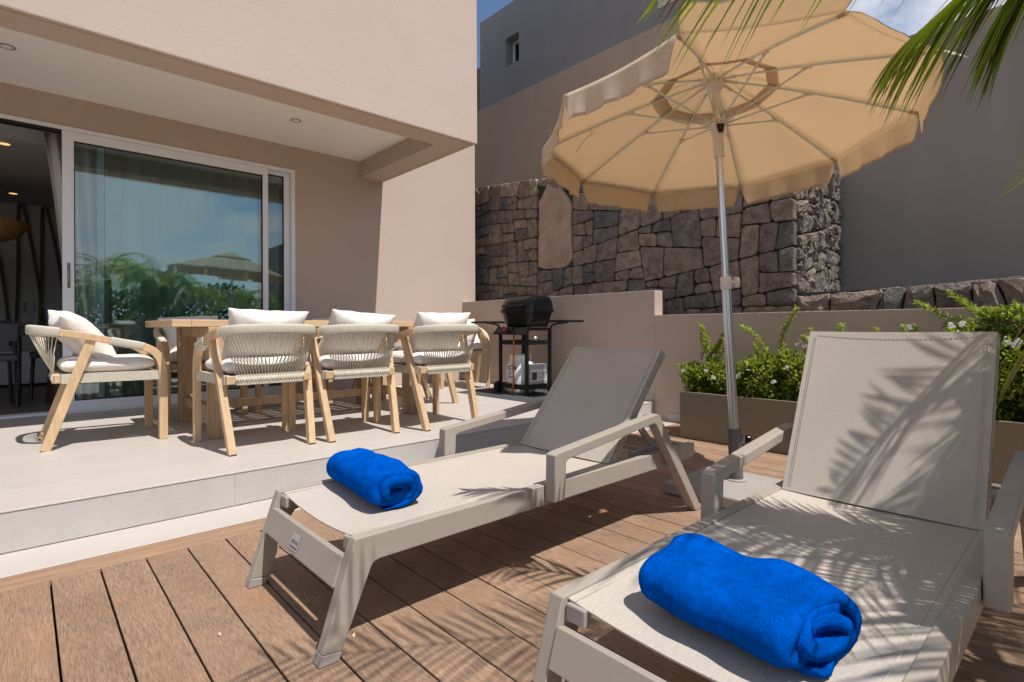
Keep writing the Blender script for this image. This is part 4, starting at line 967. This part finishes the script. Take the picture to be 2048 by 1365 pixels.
# ------------------------------------------------------------------ rolled towels
def towel(loc, rz, L_, wx, hz_, label, seed, flip=1):
    T = local(thing('rolled_towel', loc, label, 'towel', 'rolled blue towels on the loungers', rz))
    r = random.Random(seed); m = MB(); nth = 96; nl = 60; turns = 3.1
    pos = {}
    def prof(t_):   # spiral from the outside in (t 0..1)
        a = -math.pi*.62 + t_*turns*2*math.pi; rr = 1 - t_*.86
        ct, st_ = math.cos(a), math.sin(a); e = 2.7; f_ = (abs(ct)**e + abs(st_)**e)**(-1/e)
        return ct*f_*rr*wx/2*(1 - .10*st_), st_*f_*rr*hz_/2
    th = .0125
    for k in range(nl+1):
        yv = -L_/2 + L_*k/nl; endk = min(k, nl-k)/nl
        bul = 1 - .10*max(0, 1 - endk*14)**2
        for i in range(nth+1):
            t_ = i/nth; x_, z_ = prof(t_)
            x2, z2 = prof(min(1, t_+.004)); tx, tz = x2-x_, z2-z_; ln_ = math.hypot(tx, tz) or 1; nx_, nz_ = tz/ln_, -tx/ln_
            for q, o in ((0, th), (1, -th)):
                out = max(0, 1 - t_*turns)
                P = Vector((x_, yv*(1 + .0*t_), z_))
                w_ = mnoise.noise(Vector((x_*9 + seed, yv*7, z_*9)))*.030 + mnoise.noise(Vector((x_*22 + seed, yv*12, z_*22)))*.010
                oo = o if t_ > .02 else o*.6
                P.x = P.x*bul + nx_*(oo + w_*(out + .25)); P.z = P.z*bul + nz_*(oo + w_*(out + .25))
                P.y += mnoise.noise(Vector((x_*14, z_*14, seed*2 + (k > nl/2)*9)))*.022*(abs(yv)*2/L_)**3 - (.012*math.sin(t_*9 + seed))*(abs(yv)*2/L_)**6*(1 if yv < 0 else -1)
                P.z = max(P.z, -hz_/2 - .004)
                pos[(k, i, q)] = len(m.v); m.v.append(P)
    F = lambda *a: (m.f.append(a), m.mi.append(0))
    for k in range(nl):
        for i in range(nth):
            F(pos[(k, i, 0)], pos[(k, i+1, 0)], pos[(k+1, i+1, 0)], pos[(k+1, i, 0)]); F(pos[(k, i, 1)], pos[(k+1, i, 1)], pos[(k+1, i+1, 1)], pos[(k, i+1, 1)])
        F(pos[(k, 0, 0)], pos[(k+1, 0, 0)], pos[(k+1, 0, 1)], pos[(k, 0, 1)]); F(pos[(k, nth, 0)], pos[(k, nth, 1)], pos[(k+1, nth, 1)], pos[(k+1, nth, 0)])
    for i in range(nth):
        F(pos[(0, i, 0)], pos[(0, i, 1)], pos[(0, i+1, 1)], pos[(0, i+1, 0)]); F(pos[(nl, i, 0)], pos[(nl, i+1, 0)], pos[(nl, i+1, 1)], pos[(nl, i, 1)])
    zoff = hz_/2 + .006
    for v in m.v: v.z += zoff
    m.build('roll', M['towel'], T, smooth=True)
    # terry pile: short tufts over the outside
    p = MB(); base = list(m.v)
    for f_ in m.f:
        a, b, c = base[f_[0]], base[f_[1]], base[f_[2]]; d4 = base[f_[3]]
        nrm = (b-a).cross(d4-a)
        ar = nrm.length
        if ar < 1e-9: continue
        nrm.normalize(); cnt = ar*90000; cnt = int(cnt) + (1 if r.random() < cnt-int(cnt) else 0)
        for _ in range(min(cnt, 6)):
            u, v = r.random(), r.random(); q = a + (b-a)*u + (d4-a)*v + (c-b-d4+a)*u*v
            dd = (nrm + rv(r)*.7).normalized()*r.uniform(.003, .0065); s_ = dd.orthogonal().normalized()*.0009
            p.add([q - s_, q + s_, q + dd], [(0, 1, 2)])
    p.build('terry_pile', M['towel'], T, kind='stuff')
    return T
towel((.915, 1.765, .306), R(-4), .45, .19, .118, 'rolled blue towel on the half reclined lounger by the step', 3)
towel((1.04, .487, .306), R(-7), .335, .262, .100, 'rolled blue towel on the nearest lounger in palm shade', 8)

# ------------------------------------------------------------------ parasol
ub = thing('umbrella_base', (2.80, 1.31, 0), 'square grey plate parasol base with upright tube', 'umbrella base')
MB().box((2.545, 1.085, .003), (3.06, 1.595, .062)).build('plate', M['basestone'], ub, bevel=.010)
axis = Vector((.060, .080, 1)).normalized(); RAD = .969; C0 = Vector((2.810, 1.409, 1.954))
BASE = Vector((2.868, 1.338, .062)); CROWN = C0 + axis*.30; DP = (CROWN - BASE).normalized()
def ax(t_): return C0 + axis*t_                    # canopy axis
def pl(t_): return CROWN + DP*(t_ - .30)           # along the pole, 0 near the canopy rim plane
TB = .30 - (CROWN - BASE).length
MB().lathe([(.052, 0), (.052, .006), (.04, .010)], pl(TB), DP, 24).build('flange', M['basestone'], ub, smooth=True, auto=40)
MB().lathe([(.0345, .0), (.0345, .265), (.036, .266), (.036, .275), (.0275, .275)], pl(TB + .005), DP, 24).build('tube', M['greysteel'], ub, smooth=True, auto=40)
e1 = Vector((.74, -.67, 0)); e1 = (e1 - axis*e1.dot(axis)).normalized()
kc = pl(TB + .22)
MB().beam(kc, kc + e1*.05, .03, .04, up=axis).build('clamp', M['greysteel'], ub)
MB().lathe([(.008, .034), (.008, .058), (.022, .06), (.024, .07), (.022, .085), (0, .088)], kc, e1, 14).build('knob', M['black'], ub, smooth=True, auto=40)
um = thing('parasol', (2.80, 1.31, .06), 'tilted beige fabric parasol with scalloped edge on a silver pole', 'parasol')
# fluted lower pole
fl = []
for i in range(40): a = 2*math.pi*i/40; rr = .0245 if i % 2 else .0232; fl.append((rr*math.cos(-a), rr*math.sin(-a)))
MB().sweep([pl(TB + .03), pl(-.83)], fl).build('lower_pole', M['silver'], um)
MB().tube([pl(-.83), pl(.30)], .0195, 24).build('upper_pole', M['silver'], um, smooth=True, auto=60)
MB().lathe([(.026, -.035), (.030, -.03), (.030, .03), (.027, .036), (.021, .036)], pl(-.82), DP, 20).build('height_clamp', M['whiteplastic'], um, smooth=True, auto=40)
kk = pl(-.815)
MB().lathe([(.012, .028), (.012, .045), (.030, .047), (.031, .066), (.02, .07), (0, .07)], kk, e1, 8).build('clamp_knob', M['whiteplastic'], um, bevel=.003)
NR = 10; PH = .313
ea = axis.cross(Vector((0, 1, 0))).normalized(); eb = axis.cross(ea)
def rib(i, rho, dz=0.):
    t_ = PH + 2*math.pi*i/NR
    return ax(.312*(1 - rho)*(1 + .22*rho) + dz) + (ea*math.cos(t_) + eb*math.sin(t_))*rho*RAD
RV = .30
cv = MB(); NS, NRR = 8, 12
def canopy_pt(i, s_, rho, raise_=0.):
    a = rib(i, rho); b = rib(i+1, rho); p = a.lerp(b, s_); k = s_*(1-s_)*4
    return p - axis*(.016*k*rho*math.sin(math.pi*min(1, rho*.9))) + axis*(raise_ + .006) - (p - ax(0)).normalized()*(.022*k*(rho > .97))
for i in range(NR):
    pan = MB()
    for j in range(NRR+1):
        rho = .275 + (1.0-.275)*j/NRR
        for s_ in range(NS+1): pan.v.append(canopy_pt(i, s_/NS, rho))
    for j in range(NRR):
        for s_ in range(NS): pan.f.append((j*(NS+1)+s_, j*(NS+1)+s_+1, (j+1)*(NS+1)+s_+1, (j+1)*(NS+1)+s_)); pan.mi.append(0)
    po = pan.build('canopy_panel', M['fabric'], um, smooth=True); po.modifiers.new('cloth', 'SOLIDIFY').thickness = .0014
    # valance flap hanging from the rim edge
    v = MB(); nc, nr = 20, 7; rr2 = random.Random(40+i)
    for j in range(nr+1):
        dn = j/nr
        for c in range(nc+1):
            s_ = c/nc; e = min(s_, 1-s_)
            hgt = .135*(1 - max(0, 1-e/.055)**2.0*.55)
            inset = .012 + .018*dn**2
            ss = inset + (1-2*inset)*s_
            p = canopy_pt(i, ss, 1.0); lift = {0: 1.75, 1: .80}.get(i, 0)
            outd = (p - ax(0)); outd -= axis*outd.dot(axis); outd.normalize()
            rip = .3 if i in (1, 2) else 1.; fr_ = outd*(.010*math.sin(s_*19 + i*2.1)*dn*rip + .005*math.sin(s_*43 + i)*dn*rip + .012*dn)
            hang = Vector((0, 0, -.6)) - axis*.4
            if lift: hang = hang*math.cos(lift) + outd*math.sin(lift)     # flaps lifted by the breeze
            v.v.append(p + hang*hgt*dn + fr_)
    for j in range(nr):
        for c in range(nc): v.f.append((j*(nc+1)+c, j*(nc+1)+c+1, (j+1)*(nc+1)+c+1, (j+1)*(nc+1)+c)); v.mi.append(0)
    vo = v.build('valance_flap', M['fabric'], um, smooth=True); vo.modifiers.new('cloth', 'SOLIDIFY').thickness = .0014
    edge = [v.v[c*0 + (nr)*(nc+1) + c] for c in range(nc+1)]; side0 = [v.v[j*(nc+1)] for j in range(nr+1)]; side1 = [v.v[j*(nc+1)+nc] for j in range(nr, -1, -1)]
    MB().tube(side0 + edge[1:-1] + side1, .0017, 4).build('piping', M['trim'], vo)
# vent cap above the opening
vc = MB(); rl = [.0, .08, .16, .24, .30, .345]
for i in range(NR):
    for j, rho in enumerate(rl):
        for s_ in range(5):
            a = rib(i, rho); b = rib(i+1, rho); p = a.lerp(b, s_/4) + axis*(.034 - .012*(rho/.345)**2 - .006*math.sin(math.pi*s_/4)*rho*2); vc.v.append(p)
    o_ = i*len(rl)*5
    for j in range(len(rl)-1):
        for s_ in range(4): vc.f.append((o_+j*5+s_, o_+j*5+s_+1, o_+(j+1)*5+s_+1, o_+(j+1)*5+s_)); vc.mi.append(0)
vco = vc.build('vent_cap', M['fabric'], um, smooth=True); vco.modifiers.new('cloth', 'SOLIDIFY').thickness = .0014
for i in range(NR):
    P = [rib(i, rho, -.006) for rho in (.045, .2, .35, .5, .65, .8, .93, .992)]
    ro = MB().tube(P, .0058, 7).build('rib', M['steel'], um, smooth=True)
    MB().tube([rib(i, .03, -.008), rib(i, .12, -.006)], .009, 8).build('rib_socket', M['whiteplastic'], ro, smooth=True)
    MB().tube([rib(i, .955, -.006), rib(i, 1.0, -.004)], .008, 6).build('tip_pocket', M['trim'], ro)
    MB().beam(rib(i, .455, -.012), rib(i, .50, -.012), .016, .012, up=axis).build('rib_bracket', M['whiteplastic'], ro)
    hub = pl(.055) + (rib(i, .3) - ax(rib(i, .3).dot(axis) - C0.dot(axis))).normalized()*.03
    en = rib(i, .475, -.018)
    so = MB().tube([hub, en], .0050, 7).build('strut', M['steel'], um, smooth=True)
    MB().tube([hub, hub.lerp(en, .13)], .0075, 8).build('strut_socket', M['whiteplastic'], so, smooth=True)
    MB().tube([hub.lerp(en, .88), en], .0065, 8).build('strut_socket', M['whiteplastic'], so, smooth=True)
MB().lathe([(.021, .225), (.030, .245), (.046, .262), (.046, .292), (.036, .304), (0, .308)], pl(0), DP, 20).build('crown_hub', M['whiteplastic'], um, smooth=True, auto=40)
MB().lathe([(.0205, -.125), (.0275, -.125), (.0275, -.05), (.029, -.02), (.038, .02), (.044, .04), (.044, .07), (.034, .082), (.0205, .085)], pl(0), DP, 24).build('runner', M['whiteplastic'], um, smooth=True, auto=40)
camd = Vector((-.67, -.74, 0)); camd = (camd - axis*camd.dot(axis)).normalized(); sdv = axis.cross(camd)
bt = MB(); bb = pl(.022) + camd*.036
bt.add([bb + sdv*.026 + axis*.024 - camd*.002, bb - sdv*.026 + axis*.024 - camd*.002, bb - sdv*.013 - axis*.028, bb + sdv*.013 - axis*.028,
        bb + sdv*.020 + axis*.018 + camd*.016, bb - sdv*.020 + axis*.018 + camd*.016, bb - sdv*.010 - axis*.022 + camd*.012, bb + sdv*.010 - axis*.022 + camd*.012],
       [(4, 5, 6, 7), (0, 1, 5, 4), (1, 2, 6, 5), (2, 3, 7, 6), (3, 0, 4, 7), (3, 2, 1, 0)])
bt.build('push_button', M['black'], um, bevel=.004)
MB().tube(smoothpath([rib(8, .72, -.01), rib(8, .70, -.03) , rib(8, .72, -.09) + ea*.05, rib(8, .74, -.15) + ea*.08], 5), .002, 4).build('tie_strap', M['trim'], um)

# ------------------------------------------------------------------ palms
def frond(parent, pts, L, seed, dry=.06, spread=1.0, droop=.35, n=46, mat_=None, w=.017, down=0.):
    r = random.Random(seed); P = smoothpath(pts, 10); N_ = len(P); m = MB()
    R_ = MB().tube(P, .009, 6, scale=[1.2 - 1.0*i/N_ for i in range(N_)])
    ro = R_.build('frond', M['palmrachis'], parent, smooth=True)
    gm = MB(); dm = MB()
    for k in range(n):
        t_ = .14 + .86*(k/(n-1)); i = min(int(t_*(N_-1)), N_-2); q = P[i].lerp(P[i+1], t_*(N_-1)-i); ax_ = (P[i+1]-P[i]).normalized()
        sd = ax_.cross(Vector((0, 0, 1)));
        if sd.length < .1: sd = ax_.orthogonal()
        sd.normalize(); upv = sd.cross(ax_)
        ll = L*(.45 + .55*math.sin(math.pi*min(1, .18 + t_*.72)))*(1 if t_ < .85 else 1 - (t_-.85)*2.2)*r.uniform(.85, 1.1)
        for s_ in (-1, 1):
            d = (sd*s_*spread*r.uniform(.85, 1.1) + ax_*(.65 + .6*t_) + upv*(.22 + r.uniform(-.12, .12)) - Vector((0, 0, down*r.uniform(.8, 1.2)))).normalized()
            tgt = dm if (r.random() < dry or (t_ > .9 and r.random() < .4)) else gm
            prev = q; ww = w*r.uniform(.8, 1.15); vs = []; nseg = 5; side = d.cross(upv).normalized()
            tw = r.uniform(-.4, .4)
            for g_ in range(nseg+1):
                a = g_/nseg; wd = ww*(.45 + .9*a if a < .35 else .77*(1 - (a-.35)/.65)**.8 + .01)
                c = q + d*ll*a + Vector((0, 0, -1))*droop*ll*a*a*r.uniform(.95, 1.05)
                nn = side + upv*tw*a
                vs += [c - nn*wd/2, c + upv*wd*-.18, c + nn*wd/2]
            fs = []
            for g_ in range(nseg):
                b = g_*3; fs += [(b, b+1, b+4, b+3), (b+1, b+2, b+5, b+4)]
            tgt.add(vs, fs)
    gm.build('leaflets', mat_ or M['palm'], ro, kind='stuff')
    if dm.f: dm.build('dry_leaflets', M['palmdry'], ro, kind='stuff')
    return ro
def palm_trunk(p, x_, y_, z0, z1, r0=.085):
    pr = []; n_ = 22
    for i in range(n_+1):
        t_ = i/n_; pr.append((r0*(1.25 - .35*t_) + (.010 if i % 2 else 0), z0 + (z1-z0)*t_))
    pr.append((0, z1 + .02)); MB().lathe(pr, (x_, y_, 0), seg=16).build('trunk', M['bark'], p)
CRN = Vector((1.95, -.62, 1.55))
pa = thing('palm_tree', (CRN.x, CRN.y, -.14), 'green palm whose fronds reach into the top right over the parasol', 'palm', 'palms around the deck')
palm_trunk(pa, CRN.x, CRN.y, -.139, CRN.z)
def fr_to(mid, tip, seed, L=.42, **kw):
    b = CRN + (Vector(mid) - CRN).normalized()*.05
    return frond(pa, [b, CRN.lerp(Vector(mid), .55) + Vector((0, 0, .06)), mid, tip], L, seed, **kw)
frond(pa, [CRN, (1.80, -.15, 1.97), (1.56, .36, 1.99), (1.44, .57, 1.90), (1.31, .76, 1.86)], .34, 1, spread=.5, down=.8, n=30, w=.027, dry=.0)      # above the frame, leaflets hang in at the top
frond(pa, [CRN, (1.90, -.30, 1.86), (1.83, .0, 1.90), (1.80, .17, 1.80), (1.81, .37, 1.67)], .33, 2, spread=.45, down=.65, droop=.35, n=66, w=.024, dry=.10)   # top right corner
frond(pa, [CRN, (1.85, -.34, 1.86), (1.76, -.06, 1.88), (1.72, .07, 1.76), (1.73, .15, 1.64)], .30, 21, spread=.45, down=.6, droop=.35, n=56, w=.025)
fr_to((2.15, -.34, 1.78), (2.26, -.10, 1.36), 22, L=.30, n=40)
fr_to((1.66, -.34, 1.66), (1.22, -.07, 1.22), 23, L=.32, n=40)
fr_to((1.3, -.05, 2.2), (.62, .56, 1.86), 3, L=.42)                    # over the near deck
frond(pa, [CRN, (2.28, -.52, 1.98), (2.37, -.25, 1.83), (2.25, -.07, 1.62), (2.10, .11, 1.33)], .30, 41, spread=.85, droop=.12, n=40, w=.0155)   # throws the diagonal stripes on the lounger back
frond(pa, [CRN, (2.38, -.62, 1.95), (2.46, -.42, 1.76), (2.36, -.22, 1.52), (2.22, -.03, 1.22)], .30, 42, spread=.85, droop=.12, n=50, w=.026)
fr_to((2.34, -.55, 1.95), (2.50, -.30, 1.50), 4, L=.34, dry=.1)
fr_to((1.62, -.25, 2.12), (1.35, .02, 1.98), 5, L=.42)
fr_to((1.75, -.42, 1.42), (1.36, -.14, 1.02), 24, L=.34, n=54, w=.03)
fr_to((1.58, -.45, 1.25), (1.22, -.22, .92), 27, L=.32, n=54, w=.03)
fr_to((1.98, -.34, 1.48), (1.74, -.09, 1.05), 25, L=.32, n=54, w=.03)
fr_to((2.12, -.40, 1.70), (2.20, -.12, 1.25), 26, L=.28, n=54, w=.03)
fr_to((2.5, -.55, 2.0), (2.95, -.38, 1.55), 6, L=.45)
fr_to((1.5, -.7, 2.0), (.95, -.65, 1.75), 7, L=.42)
fr_to((1.75, -1.1, 2.1), (1.4, -1.6, 1.8), 8, L=.45)
fr_to((2.2, -1.1, 2.1), (2.5, -1.6, 1.8), 9, L=.45)
fr_to((2.4, -.8, 2.05), (2.95, -1.0, 1.6), 10, L=.45)
fr_to((1.95, -.38, 1.55), (1.82, -.12, 1.12), 12, L=.34, n=34)
# hanging half-dry frond at the right edge
frond(pa, [CRN + Vector((0, .05, -.06)), (1.92, -.28, 1.40), (1.80, -.02, 1.12), (1.715, .095, .86)], .26, 13, dry=.45, spread=.45, droop=.6, n=16, w=.013)
PB = [(1.45, -3.3, 2.05, 'tallest of the palms mirrored in the glass door'), (2.9, -3.7, 1.7, 'palm seen mirrored in the glass below the mirrored parasol'), (.3, -3.2, 1.6, 'palm mirrored in the glass nearest the door handle'),
      (4.4, -3.5, 1.35, 'short palm mirrored at the right of the glass'), (-.9, -3.6, 2.0, 'palm mirrored at the left edge of the glass')]
for i, (px_, py_, pz_, lab) in enumerate(PB):
    p = thing('palm_tree', (px_, py_, -.14), lab, 'palm', 'palms around the deck'); palm_trunk(p, px_, py_, -.139, pz_, .08); r = random.Random(60+i)
    for k in range(13):
        a = k*2.399 + i; el = r.uniform(.1, 1.1); c = Vector((px_, py_, pz_)); d = Vector((math.cos(a), math.sin(a), 0)); l_ = r.uniform(.95, 1.25)
        frond(p, [c, c + d*l_*.35*math.cos(el*.8) + Vector((0, 0, .42*el + .1)), c + d*l_*.8 + Vector((0, 0, .55*el)), c + d*l_*1.15 + Vector((0, 0, .45*el - .35))], .40, 100 + i*20 + k, n=24, w=.026)
hd = MB(); r = random.Random(9)
for i in range(24000):
    q = Vector((r.uniform(-6, 10), -5.4 + r.gauss(0, .35), 0)); hmax = 2.0 + .7*mnoise.noise(Vector((q.x*.8, 0, 3))); q.z = -.1 + (hmax + .1)*r.random()**.6
    leaf(hd, q, rv(r) + Vector((0, .6, .3)), Vector((0, 0, 1)), r.uniform(.11, .2), r.uniform(.055, .09))
tag(hd.build('hedge', M['hedge'], off=(2, -5.4, -.14)), 'dark green hedge seen mirrored low in the glass door', 'hedge', kind='stuff')

# ------------------------------------------------------------------ tiny litter on the deck
r = random.Random(4)
for x_, y_, w_ in ((.42, 1.72, 'on the open boards left of the lounger foot'), (.70, 1.45, 'by the near foot of the half reclined lounger'), (3.35, 1.75, 'on the boards before the planter near the parasol'), (3.5, 1.3, 'on the boards beside the back of the nearest lounger')):
    b = MB(); leaf(b, Vector((x_, y_, .002)), Vector((r.gauss(0, 1), r.gauss(0, 1), .15)), Vector((0, 0, 1)), r.uniform(.015, .03), .009)
    tag(b.build('leaf_scrap', M['debris'], off=(x_, y_, .001)), 'tiny pale dry leaf scrap ' + w_, 'leaf', 'dry leaf scraps on the deck')

for o in bpy.data.objects:
    if '_base' in o: del o['_base']
